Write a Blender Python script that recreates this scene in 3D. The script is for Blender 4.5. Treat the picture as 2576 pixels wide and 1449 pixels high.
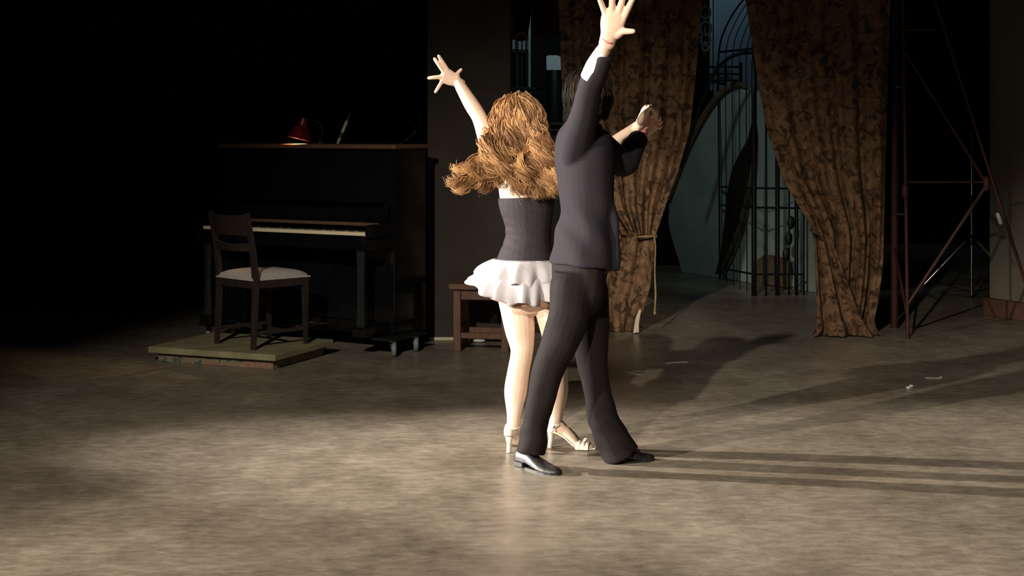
import bpy, math, random
import numpy as np
from mathutils import Vector, Matrix
random.seed(7)
for o in list(bpy.data.objects): bpy.data.objects.remove(o, do_unlink=True)
SC = bpy.context.scene
COL = SC.collection

# ------------------------------------------------------------------ camera
F, H, YH, CX = 3800.0, 1.5, 320.0, 1288.0
cd = bpy.data.cameras.new('camera'); cam = bpy.data.objects.new('camera', cd); COL.objects.link(cam)
cam.location = (0, 0, H); cam.rotation_euler = (math.pi/2, 0, 0)
cd.sensor_width = 36; cd.sensor_fit = 'HORIZONTAL'; cd.lens = 36*F/2576
cd.shift_y = -(724.5-YH)/2576; cd.clip_end = 100
SC.camera = cam
def P(px, py, Y): return Vector(((px-CX)/F*Y, Y, H-(py-YH)/F*Y))
def G(px, py):                      # point of the floor seen at a pixel
    Y = F*H/(py-YH); return Vector(((px-CX)/F*Y, Y, 0))

# ------------------------------------------------------------------ world, stage lamps, exposure
w = bpy.data.worlds.new('world'); SC.world = w; w.use_nodes = True
w.node_tree.nodes['Background'].inputs[0].default_value = (.75, .82, 1, 1)
w.node_tree.nodes['Background'].inputs[1].default_value = .0022
SC.view_settings.view_transform = 'Standard'; SC.view_settings.look = 'None'
SC.view_settings.gamma = 1; SC.view_settings.exposure = 0; SC.view_settings.use_curve_mapping = False
def spot(name, loc, tgt, power, col, angle, blend, rad):
    l = bpy.data.lights.new(name, 'SPOT'); l.energy = power; l.color = col
    l.spot_size = math.radians(angle); l.spot_blend = blend; l.shadow_soft_size = rad
    o = bpy.data.objects.new(name, l); COL.objects.link(o); o.location = loc
    o.rotation_euler = (Vector(tgt)-Vector(loc)).to_track_quat('-Z', 'Y').to_euler()
    return o
WARM = (1, .89, .75)
spot('stage_spot_side', (-9.2, 8.45, 2.5), (1.4, 6.5, .75), 14000, (1, .92, .84), 21, .55, .05)
spot('stage_spot_front_left', (-6.6, 1.0, 3.0), (1.6, 6.1, .1), 4600, WARM, 34, .6, .07)
spot('stage_spot_front', (-2.8, -4.0, 6.3), (-.1, 6.7, .0), 4300, WARM, 31, .65, .09)
spot('stage_spot_front_right', (3.2, -2.0, 5.2), (.78, 11.0, .35), 2600, WARM, 10, .9, .08)
spot('backstage_lamp', (.35, 12.3, 3.3), (2.35, 14.6, .9), 42, (.72, .98, .95), 52, .6, .15)
spot('backstage_lamp.001', (2.15, 16.9, 3.9), (2.65, 18.2, 2.6), 14, (.62, .84, 1), 100, .9, .15)
spot('backstage_lamp.002', (.95, 13.0, 4.0), (.38, 16.4, 1.9), 75, (.70, .95, 1), 46, .8, .15)

# ------------------------------------------------------------------ materials
def lin(c): return tuple(((x/255)/12.92 if x/255 <= .04045 else ((x/255+.055)/1.055)**2.4) for x in c)
def mat(name, col, rough=.6, spec=.4, col2=None, scale=8, detail=4, stretch=(1,1,1), bump=0, bscale=None, metal=0, sss=0, lo=.35, hi=.65, sheen=0, coord='Object'):
    m = bpy.data.materials.new(name); m.use_nodes = True; nt = m.node_tree; N = nt.nodes; L = nt.links
    b = N['Principled BSDF']; b.inputs['Base Color'].default_value = (*col, 1)
    b.inputs['Roughness'].default_value = rough; b.inputs['Specular IOR Level'].default_value = spec
    b.inputs['Metallic'].default_value = metal
    if sheen: b.inputs['Sheen Weight'].default_value = sheen
    if sss:
        b.inputs['Subsurface Weight'].default_value = sss; b.inputs['Subsurface Radius'].default_value = (.02, .008, .004)
        b.inputs['Subsurface Scale'].default_value = .5
    tc = N.new('ShaderNodeTexCoord'); mp = N.new('ShaderNodeMapping'); mp.inputs['Scale'].default_value = stretch
    L.new(tc.outputs[coord], mp.inputs[0])
    if col2:
        n = N.new('ShaderNodeTexNoise'); n.inputs['Scale'].default_value = scale; n.inputs['Detail'].default_value = detail
        n.inputs['Roughness'].default_value = .6
        r = N.new('ShaderNodeValToRGB'); r.color_ramp.elements[0].position = lo; r.color_ramp.elements[1].position = hi
        r.color_ramp.elements[0].color = (*col, 1); r.color_ramp.elements[1].color = (*col2, 1)
        L.new(mp.outputs[0], n.inputs['Vector']); L.new(n.outputs[0], r.inputs[0]); L.new(r.outputs[0], b.inputs['Base Color'])
    if bump:
        n2 = N.new('ShaderNodeTexNoise'); n2.inputs['Scale'].default_value = bscale or scale*3; n2.inputs['Detail'].default_value = 3
        bp = N.new('ShaderNodeBump'); bp.inputs['Strength'].default_value = bump; bp.inputs['Distance'].default_value = .01
        L.new(mp.outputs[0], n2.inputs['Vector']); L.new(n2.outputs[0], bp.inputs['Height']); L.new(bp.outputs[0], b.inputs['Normal'])
    return m
M = {}
M['skin'] = mat('skin', (.78, .56, .43), .5, .35, (.84, .63, .50), 14, sss=.15)
M['skin_man'] = mat('skin_man', (.76, .52, .39), .5, .35, (.82, .58, .46), 14, sss=.15)
M['eye'] = mat('eye', (.05, .03, .02), .15, .5)
M['lip'] = mat('lip', (.55, .14, .12), .4, .4)
M['jacket'] = mat('jacket_cloth', (.020, .017, .0225), .8, .12, (.024, .0205, .0265), 160, bump=.06, bscale=220)
M['trouser'] = mat('trouser_cloth', (.012, .0093, .0097), .75, .12, (.0155, .012, .0125), 120, bump=.06, bscale=160)
M['top'] = mat('top_knit', (.022, .017, .020), .75, .18, (.030, .024, .028), 90, bump=.08, bscale=140)
M['white'] = mat('skirt_cotton', (.42, .395, .42), .85, .15, (.48, .455, .48), 10, bump=.25, bscale=26)
M['tan'] = mat('tan_underskirt', (.36, .20, .13), .85, .2, (.45, .26, .17), 14)
M['shirt'] = mat('shirt_white', (.8, .78, .84), .8, .2, (.85, .84, .9), 20)
M['band'] = mat('wristband_pink', (.75, .16, .16), .6, .3, (.85, .3, .28), 60)
M['leather'] = mat('shoe_leather', (.012, .012, .012), .42, .5, (.02, .02, .02), 40, bump=.15, bscale=30)
M['sandal'] = mat('sandal_satin', (.80, .70, .58), .4, .5, (.86, .78, .68), 40)
M['wood_dark'] = mat('chair_wood', (.020, .015, .013), .42, .4, (.033, .024, .020), 9, stretch=(6,6,1), bump=.08)
M['cushion'] = mat('cushion_fabric', (.34, .31, .29), .9, .2, (.42, .39, .37), 40, bump=.2, bscale=90)
M['stool'] = mat('stool_wood', (.105, .050, .032), .5, .35, (.165, .085, .055), 7, stretch=(5,5,1), bump=.1)
M['piano'] = mat('piano_lacquer', (.004, .004, .005), .12, .5, (.006, .006, .007), 6)
M['piano_trim'] = mat('piano_brown_edge', (.10, .052, .030), .4, .4, (.15, .085, .05), 20, stretch=(1,1,6))
M['ivory'] = mat('ivory', (.80, .68, .46), .35, .5, (.84, .73, .52), 20)
M['ebony'] = mat('ebony', (.006, .006, .006), .25, .5)
M['felt'] = mat('felt_red', (.03, .006, .006), .9, .2)
M['brass'] = mat('brass', (.55, .38, .15), .3, .5, metal=1)
M['steel'] = mat('steel', (.62, .64, .66), .28, .5, (.5, .52, .54), 30, metal=1)
M['rubber'] = mat('wheel_rubber', (.16, .20, .20), .5, .4)
M['caster'] = mat('caster_plate', (.35, .40, .38), .35, .5, (.45, .5, .48), 40, metal=.6)
M['lamp_red'] = mat('lamp_red_enamel', (.10, .007, .006), .3, .5, (.13, .010, .008), 30)
M['lamp_black'] = mat('lamp_black', (.01, .01, .01), .3, .5)
M['rod'] = mat('rod_grey', (.30, .27, .22), .4, .5, (.4, .36, .3), 60)
M['black_cloth'] = mat('black_drape', (.0035, .003, .0035), .95, .1, (.006, .005, .006), 3)
M['flat_dark'] = mat('flat_dark_paint', (.034, .029, .025), .9, .2, (.045, .037, .031), 4, bump=.1)
M['brown_board'] = mat('valance_brown', (.030, .014, .008), .85, .2, (.045, .021, .012), 6, stretch=(5,1,.6))
M['pale'] = mat('pale_scenery', (.30, .36, .33), .9, .2, (.42, .47, .43), 2.2, detail=7, bump=.25, bscale=7)
M['rim'] = mat('rim_bark', (.12, .085, .05), .8, .2, (.18, .13, .08), 14, bump=.3)
M['leafdark'] = mat('dark_leaf', (.012, .009, .007), .8, .2, (.02, .014, .01), 8)
M['iron'] = mat('black_iron', (.007, .009, .010), .5, .4)
M['blue'] = mat('blue_backdrop', (.24, .34, .42), .9, .2, (.32, .42, .50), 1.6)
M['blue_pale'] = mat('pale_blue_pane', (.50, .60, .62), .7, .3, (.58, .68, .68), 3)
M['scaff'] = mat('red_oxide_steel', (.036, .011, .007), .6, .3, (.06, .018, .011), 14, bump=.1)
M['wallr'] = mat('beige_plaster', (.155, .13, .10), .9, .2, (.20, .17, .128), 3, stretch=(1,1,.3), bump=.08)
M['skirting'] = mat('brown_skirting', (.10, .048, .032), .7, .3, (.13, .065, .045), 8)
M['rope'] = mat('cord', (.34, .25, .13), .9, .2, (.26, .18, .09), 80)
M['paper'] = mat('white_tape', (.62, .60, .55), .8, .2, (.7, .68, .62), 60)
M['propgrey'] = mat('prop_grey', (.05, .06, .058), .8, .2, (.09, .105, .10), 20)
M['window_dark'] = mat('window_wall_dark', (.012, .014, .015), .9, .2, (.02, .024, .024), 4)
M['scuff'] = mat('floor_scuff', (.33, .29, .235), .8, .2, (.40, .36, .30), 30)
M['lining'] = mat('curtain_lining', (.50, .45, .34), .9, .2, (.56, .5, .38), 20)
# floor: worn grey brown stage linoleum with long scuffs
def floor_mat():
    m = bpy.data.materials.new('stage_floor'); m.use_nodes = True; nt = m.node_tree; N = nt.nodes; L = nt.links
    b = N['Principled BSDF']; tc = N.new('ShaderNodeTexCoord')
    def noise(scale, detail, st, rough=.65):
        mp = N.new('ShaderNodeMapping'); mp.inputs['Scale'].default_value = st; L.new(tc.outputs['Object'], mp.inputs[0])
        n = N.new('ShaderNodeTexNoise'); n.inputs['Scale'].default_value = scale; n.inputs['Detail'].default_value = detail
        n.inputs['Roughness'].default_value = rough; L.new(mp.outputs[0], n.inputs['Vector']); return n
    a = noise(3.2, 8, (1, .9, 1)); c = noise(24, 5, (.5, .95, 1), .7); d = noise(.5, 3, (1, 1, 1))
    r = N.new('ShaderNodeValToRGB'); e = r.color_ramp.elements
    e[0].position = .33; e[0].color = (.135, .110, .080, 1); e[1].position = .67; e[1].color = (.395, .345, .272, 1)
    x = e.new(.5); x.color = (.25, .212, .163, 1)
    mx = N.new('ShaderNodeMix'); mx.data_type = 'FLOAT'; mx.inputs[0].default_value = .5
    L.new(a.outputs[0], mx.inputs[2]); L.new(c.outputs[0], mx.inputs[3]); L.new(mx.outputs[0], r.inputs[0])
    mul = N.new('ShaderNodeMix'); mul.data_type = 'RGBA'; mul.blend_type = 'MULTIPLY'; mul.inputs[0].default_value = .55
    r2 = N.new('ShaderNodeValToRGB'); r2.color_ramp.elements[0].position = .35; r2.color_ramp.elements[0].color = (.6, .58, .55, 1)
    r2.color_ramp.elements[1].position = .65
    L.new(d.outputs[0], r2.inputs[0]); L.new(r.outputs[0], mul.inputs[6]); L.new(r2.outputs[0], mul.inputs[7])
    L.new(mul.outputs[2], b.inputs['Base Color'])
    rr = N.new('ShaderNodeMapRange'); rr.inputs[3].default_value = .24; rr.inputs[4].default_value = .46
    L.new(c.outputs[0], rr.inputs[0]); L.new(rr.outputs[0], b.inputs['Roughness']); b.inputs['Specular IOR Level'].default_value = .38
    bp = N.new('ShaderNodeBump'); bp.inputs['Strength'].default_value = .12; bp.inputs['Distance'].default_value = .01
    L.new(c.outputs[0], bp.inputs['Height']); L.new(bp.outputs[0], b.inputs['Normal'])
    return m
M['floor'] = floor_mat()
def curtain_mat():
    m = bpy.data.materials.new('curtain_damask'); m.use_nodes = True; nt = m.node_tree; N = nt.nodes; L = nt.links
    b = N['Principled BSDF']; tc = N.new('ShaderNodeTexCoord')
    n = N.new('ShaderNodeTexNoise'); n.inputs['Scale'].default_value = 5; n.inputs['Detail'].default_value = 3; n.inputs['Distortion'].default_value = 2.5
    n2 = N.new('ShaderNodeTexNoise'); n2.inputs['Scale'].default_value = 13; n2.inputs['Detail'].default_value = 5; n2.inputs['Distortion'].default_value = 1.3
    L.new(tc.outputs['Object'], n.inputs['Vector']); L.new(tc.outputs['Object'], n2.inputs['Vector'])
    r = N.new('ShaderNodeValToRGB'); e = r.color_ramp.elements
    e[0].position = .40; e[0].color = (.060, .036, .022, 1); e[1].position = .48; e[1].color = (.170, .100, .055, 1)
    x = e.new(.60); x.color = (.205, .124, .070, 1)
    x = e.new(.72); x.color = (.11, .068, .044, 1)
    L.new(n2.outputs[0], r.inputs[0])
    r2 = N.new('ShaderNodeValToRGB'); r2.color_ramp.elements[0].position = .38; r2.color_ramp.elements[1].position = .6
    r2.color_ramp.elements[0].color = (.55, .5, .48, 1); r2.color_ramp.elements[1].color = (1.15, 1.1, 1, 1)
    mul = N.new('ShaderNodeMix'); mul.data_type = 'RGBA'; mul.blend_type = 'MULTIPLY'; mul.inputs[0].default_value = .8
    L.new(n.outputs[0], r2.inputs[0]); L.new(r.outputs[0], mul.inputs[6]); L.new(r2.outputs[0], mul.inputs[7])
    L.new(mul.outputs[2], b.inputs['Base Color']); b.inputs['Roughness'].default_value = .85; b.inputs['Specular IOR Level'].default_value = .2
    bp = N.new('ShaderNodeBump'); bp.inputs['Strength'].default_value = .25; bp.inputs['Distance'].default_value = .01
    L.new(n2.outputs[0], bp.inputs['Height']); L.new(bp.outputs[0], b.inputs['Normal'])
    return m
M['curtain'] = curtain_mat()
def camo_mat():                     # painted edge of the platform
    m = mat('platform_paint', (.17, .16, .085), .8, .3, (.26, .24, .14), 6, detail=6, bump=.15)
    return m
M['plat'] = camo_mat()
def base_paint():
    m = bpy.data.materials.new('platform_base_paint'); m.use_nodes = True; nt = m.node_tree; N = nt.nodes; L = nt.links
    b = N['Principled BSDF']; tc = N.new('ShaderNodeTexCoord'); b.inputs['Roughness'].default_value = .7
    n = N.new('ShaderNodeTexNoise'); n.inputs['Scale'].default_value = 24; n.inputs['Detail'].default_value = 6; L.new(tc.outputs['Object'], n.inputs['Vector'])
    r = N.new('ShaderNodeValToRGB'); e = r.color_ramp.elements; r.color_ramp.interpolation = 'EASE'
    e[0].position = .36; e[0].color = (.055, .075, .06, 1); e[1].position = .7; e[1].color = (.30, .115, .06, 1)
    for p, c in ((.45, (.13, .13, .085, 1)), (.5, (.20, .19, .13, 1)), (.56, (.22, .10, .055, 1))):
        x = e.new(p); x.color = c
    L.new(n.outputs[0], r.inputs[0]); L.new(r.outputs[0], b.inputs['Base Color']); return m
M['platbase'] = base_paint()
def hair_mat(name, dark, light, rough=.45, spec=.3):
    m = bpy.data.materials.new(name); m.use_nodes = True; nt = m.node_tree; N = nt.nodes; L = nt.links
    b = N['Principled BSDF']; a = N.new('ShaderNodeAttribute'); a.attribute_name = 'tint'
    r = N.new('ShaderNodeValToRGB'); r.color_ramp.elements[0].color = (*dark, 1); r.color_ramp.elements[1].color = (*light, 1)
    L.new(a.outputs['Fac'], r.inputs[0]); L.new(r.outputs[0], b.inputs['Base Color'])
    b.inputs['Roughness'].default_value = rough; b.inputs['Specular IOR Level'].default_value = spec
    return m
M['hair_w'] = hair_mat('hair_golden_brown', (.16, .068, .025), (.72, .42, .19), .55)
M['hair_m'] = hair_mat('hair_dark_brown', (.006, .0045, .0035), (.030, .020, .013), .5, .15)

# ------------------------------------------------------------------ mesh helpers
def link(name, me, m=None, parent=None, smooth=False, loc=None):
    o = bpy.data.objects.new(name, me); COL.objects.link(o)
    if m is not None: me.materials.clear(); me.materials.append(M[m])
    if smooth: me.shade_smooth()
    if parent: o.parent = parent; o.matrix_parent_inverse = parent.matrix_basis.inverted()
    return o
def empty(name, loc, rz=0):
    o = bpy.data.objects.new(name, None); COL.objects.link(o); o.location = loc; o.rotation_euler = (0, 0, rz)
    o.empty_display_size = .1; return o
def tag(o, label=None, cat=None, group=None, kind=None):
    if label: o['label'] = label
    if cat: o['category'] = cat
    if group: o['group'] = group
    if kind: o['kind'] = kind
    return o
def catmull(pts, n):
    pts = [np.array(p, float) for p in pts]
    if len(pts) < 3:
        return [pts[0]+(pts[-1]-pts[0])*t for t in np.linspace(0, 1, n+1)]
    q = [2*pts[0]-pts[1]]+pts+[2*pts[-1]-pts[-2]]; out = []
    for i in range(1, len(q)-2):
        for k in range(n):
            t = k/n; p0, p1, p2, p3 = q[i-1], q[i], q[i+1], q[i+2]
            out.append(.5*((2*p1)+(-p0+p2)*t+(2*p0-5*p1+4*p2-p3)*t*t+(-p0+3*p1-3*p2+p3)*t**3))
    out.append(pts[-1]); return out
class MB:
    def __init__(s): s.v = []; s.f = []; s.t = []
    def add(s, v, f, t=0):
        n = len(s.v); s.v += [tuple(x) for x in v]; s.f += [tuple(i+n for i in q) for q in f]; s.t += [t]*len(v)
    def box(s, c, d, rz=0, bev=.004, rot=None):
        # box with chamfered edges: 24 vertices
        hx, hy, hz = d[0]/2, d[1]/2, d[2]/2; b = min(bev, hx*.8, hy*.8, hz*.8)
        R = rot or Matrix.Rotation(rz, 3, 'Z'); vs = []; idx = {}
        for sx in (-1, 1):
            for sy in (-1, 1):
                for sz in (-1, 1):
                    for ax in range(3):
                        p = [sx*(hx-b), sy*(hy-b), sz*(hz-b)]; p[ax] = (sx*hx, sy*hy, sz*hz)[ax]
                        idx[(sx, sy, sz, ax)] = len(vs); vs.append(Vector(c)+R @ Vector(p))
        fs = []
        for ax in range(3):
            o1, o2 = (ax+1) % 3, (ax+2) % 3
            for sg in (-1, 1):
                q = []
                for a, bb in ((-1, -1), (1, -1), (1, 1), (-1, 1)):
                    k = [0, 0, 0]; k[ax] = sg; k[o1] = a; k[o2] = bb; q.append(idx[(*k, ax)])
                fs.append(q if sg > 0 else q[::-1])
        for ax in range(3):         # edges along ax
            o1, o2 = (ax+1) % 3, (ax+2) % 3
            for a in (-1, 1):
                for bb in (-1, 1):
                    q = []
                    for sg, which in ((-1, o1), (1, o1), (1, o2), (-1, o2)):
                        k = [0, 0, 0]; k[ax] = sg; k[o1] = a; k[o2] = bb; q.append(idx[(*k, which)])
                    fs.append(q if a*bb > 0 else q[::-1])
        for sx in (-1, 1):
            for sy in (-1, 1):
                for sz in (-1, 1):
                    q = [idx[(sx, sy, sz, a)] for a in range(3)]; fs.append(q if sx*sy*sz > 0 else q[::-1])
        s.add(vs, fs); return s
    def tube(s, pts, rad, n=12, sub=6, side=None, round=True, t=0):
        """loft along a path; rad: list of r or (ra, rb); side: reference direction of ra"""
        rad = [(r, r) if not isinstance(r, (tuple, list)) else r for r in (rad if isinstance(rad, (list,)) else [rad]*len(pts))]
        P_ = catmull(pts, sub); R_ = catmull(rad, sub)
        if len(pts) == 2: pass
        K = len(P_); rings = []
        ref = Vector(side) if side is not None else None; prev = None
        fr = []
        for i in range(K):
            a = Vector(P_[max(0, i-1)]); b = Vector(P_[min(K-1, i+1)]); T = (b-a).normalized()
            if ref is not None: U = ref-T*ref.dot(T)
            elif prev is None:
                U = Vector((0, 0, 1)).cross(T)
                if U.length < .2: U = Vector((1, 0, 0))-T*T.x
            else: U = prev-T*prev.dot(T)
            U.normalize(); prev = U; V = T.cross(U); fr.append((Vector(P_[i]), T, U, V, max(1e-4, R_[i][0]), max(1e-4, R_[i][1])))
        seq = []
        if round:
            c, T, U, V, ra, rb = fr[0]; m = min(ra, rb)
            for a in (80, 55, 28):
                seq.append((c-T*m*math.sin(math.radians(a)), U, V, ra*math.cos(math.radians(a)), rb*math.cos(math.radians(a))))
        seq += [(c, U, V, ra, rb) for c, T, U, V, ra, rb in fr]
        if round:
            c, T, U, V, ra, rb = fr[-1]; m = min(ra, rb)
            for a in (28, 55, 80):
                seq.append((c+T*m*math.sin(math.radians(a)), U, V, ra*math.cos(math.radians(a)), rb*math.cos(math.radians(a))))
        vs = []
        for c, U, V, ra, rb in seq:
            for k in range(n):
                th = 2*math.pi*k/n; vs.append(c+U*(ra*math.cos(th))+V*(rb*math.sin(th)))
        fs = []
        for i in range(len(seq)-1):
            for k in range(n):
                k2 = (k+1) % n; fs.append((i*n+k, i*n+k2, (i+1)*n+k2, (i+1)*n+k))
        fs.append(tuple(range(n))[::-1]); fs.append(tuple((len(seq)-1)*n+k for k in range(n)))
        s.add(vs, fs, t); return s
    def ell(s, c, r, R=None, n=20, m=12):
        R = R or Matrix.Identity(3); vs = []; fs = []
        for i in range(m+1):
            a = math.pi*(i+.02)/(m+.04)
            for k in range(n):
                th = 2*math.pi*k/n
                vs.append(Vector(c)+R @ Vector((r[0]*math.sin(a)*math.cos(th), r[1]*math.sin(a)*math.sin(th), r[2]*math.cos(a))))
        for i in range(m):
            for k in range(n):
                k2 = (k+1) % n; fs.append((i*n+k, (i+1)*n+k, (i+1)*n+k2, i*n+k2))
        fs.append(tuple(range(n))); fs.append(tuple(m*n+k for k in range(n))[::-1])
        s.add(vs, fs); return s
    def prism(s, pts, off):         # polygon extruded by a vector
        n = len(pts); a = [Vector(p) for p in pts]; b = [p+Vector(off) for p in a]
        fs = [tuple(range(n)), tuple(range(2*n-1, n-1, -1))]+[(i, i+n, (i+1) % n+n, (i+1) % n) for i in range(n)]
        s.add(a+b, fs); return s
    def lathe(s, prof, c, axis=(0, 0, 1), n=24):
        A = Vector(axis).normalized(); U = A.orthogonal().normalized(); V = A.cross(U); vs = []; fs = []
        for r, h in prof:
            for k in range(n):
                th = 2*math.pi*k/n; vs.append(Vector(c)+A*h+U*(r*math.cos(th))+V*(r*math.sin(th)))
        for i in range(len(prof)-1):
            for k in range(n):
                k2 = (k+1) % n; fs.append((i*n+k, i*n+k2, (i+1)*n+k2, (i+1)*n+k))
        s.add(vs, fs); return s
    def mesh(s, name):
        me = bpy.data.meshes.new(name); me.from_pydata([tuple(v) for v in s.v], [], s.f); me.update(); return me
    def build(s, name, m, parent=None, smooth=False, recalc=True):
        me = s.mesh(name)
        if recalc:
            import bmesh
            bm = bmesh.new(); bm.from_mesh(me); bmesh.ops.recalc_face_normals(bm, faces=bm.faces); bm.to_mesh(me); bm.free()
        o = link(name, me, m, parent, smooth)
        if smooth == 'auto':
            me.set_sharp_from_angle(angle=math.radians(40))
        return o
    def fuse(s, name, m, parent=None, voxel=.005, smooth=6, fac=.5, disp=None):
        """one continuous skin over all the overlapping pieces"""
        me = s.mesh(name+'_raw'); o = bpy.data.objects.new(name+'_raw', me); COL.objects.link(o)
        r = o.modifiers.new('r', 'REMESH'); r.mode = 'VOXEL'; r.voxel_size = voxel
        if smooth:
            q = o.modifiers.new('s', 'SMOOTH'); q.factor = fac; q.iterations = smooth
        dg = bpy.context.evaluated_depsgraph_get()
        me2 = bpy.data.meshes.new_from_object(o.evaluated_get(dg)); me2.name = name
        bpy.data.objects.remove(o, do_unlink=True); bpy.data.meshes.remove(me)
        if disp:
            n = len(me2.vertices); co = np.empty(n*3); me2.vertices.foreach_get('co', co); co = co.reshape(-1, 3)
            nn = np.empty(n*3); me2.vertices.foreach_get('normal', nn); nn = nn.reshape(-1, 3)
            co += nn*disp(co)[:, None]; me2.vertices.foreach_set('co', co.ravel()); me2.update()
        return link(name, me2, m, parent, True)
    def tinted(s, name, m, parent=None):
        me = s.mesh(name); a = me.attributes.new('tint', 'FLOAT', 'POINT'); a.data.foreach_set('value', np.array(s.t, dtype=np.float32))
        return link(name, me, m, parent, True)
def bar(name, a, b, r, m, parent, n=8): return MB().tube([a, b], [r, r], n=n, sub=1, round=False).build(name, m, parent, 'auto')

# ------------------------------------------------------------------ setting
def struct(o): o['kind'] = 'structure'; return o
struct(MB().box((0, 8, -.06), (26, 28, .12), bev=.01).build('floor', 'floor'))
struct(MB().box((-5.6, 12.6, 3), (10.2, .1, 6.0), bev=.01).build('wall_back', 'black_cloth'))
struct(MB().box((4, 19.5, 3), (16, .1, 6.0), bev=.01).build('wall_backstage', 'black_cloth'))
struct(MB().box((-9.5, 10, 3), (.1, 5.4, 6.0), bev=.01).build('wall_left', 'black_cloth'))
# pillar of wall on the right with its skirting
A = G(2487, 792); B = G(2576, 806); B = A+(B-A)*2.5
rz = math.atan2(B.y-A.y, B.x-A.x); L_ = (B-A).length; dn = Vector((-math.sin(rz), math.cos(rz), 0))
c = (A+B)/2+dn*.25
struct(MB().box((c.x, c.y, 2.3), (L_, .5, 4.6), rz, .012).build('wall_right', 'wallr'))
c2 = (A+B)/2+dn*.10
struct(MB().box((c2.x, c2.y, .07), (L_+.01, .32, .14), rz, .008).build('baseboard_right', 'skirting'))

# ------------------------------------------------------------------ dark stage flat behind the stool
r = empty('stage_flat', P(1179, 860, 10.62)*1); r.location.z = 0
XL, XR = P(1075, 0, 10.62).x, P(1284, 0, 10.62).x
MB().box(((XL+XR)/2, 10.65, 1.9), (XR-XL, .03, 3.76), bev=.003).build('panel', 'flat_dark', r)
for x in (XL+.03, XR-.03): MB().box((x, 10.69, 1.9), (.05, .05, 3.8), bev=.003).build('stile', 'flat_dark', r)
MB().box(((XL+XR)/2, 10.64, .012), (XR-XL-.02, .05, .022), bev=.003).build('bottom_rail', 'lining', r)
tag(r, 'tall dark brown stage flat standing behind the wooden stool', 'stage flat')

# ------------------------------------------------------------------ platform
def platform():
    # corners of the top measured on the floor plane raised by the platform height
    h = .10
    def T(px, py):
        Y = F*(H-h)/(py-YH); return Vector(((px-CX)/F*Y, Y, 0))
    f0 = T(692, 893); l0 = T(372, 872); e = (l0-f0); ang = math.atan2(e.y, e.x)
    u = Vector((math.cos(ang), math.sin(ang), 0)); v = Vector((u.y, -u.x, 0))
    r0 = T(893, 857); wlen = e.length; dlen = max(.7, (r0-f0).dot(v))
    c = f0+u*wlen/2+v*dlen/2
    root = empty('platform', c)
    MB().box((c.x, c.y, h-.02), (wlen, dlen, .04), ang, .004).build('top_board', 'plat', root)
    MB().box((c.x, c.y, h-.045), (wlen-.07, dlen-.07, .010), ang, .002).build('gap_batten', 'wood_dark', root)
    MB().box((c.x, c.y, (h-.05)/2), (wlen-.09, dlen-.09, h-.05), ang, .004).build('base_board', 'platbase', root)
    tag(root, 'low two-tier platform with paint-stained edges under the dining chair', 'platform')
    return h
PH = platform()

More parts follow.
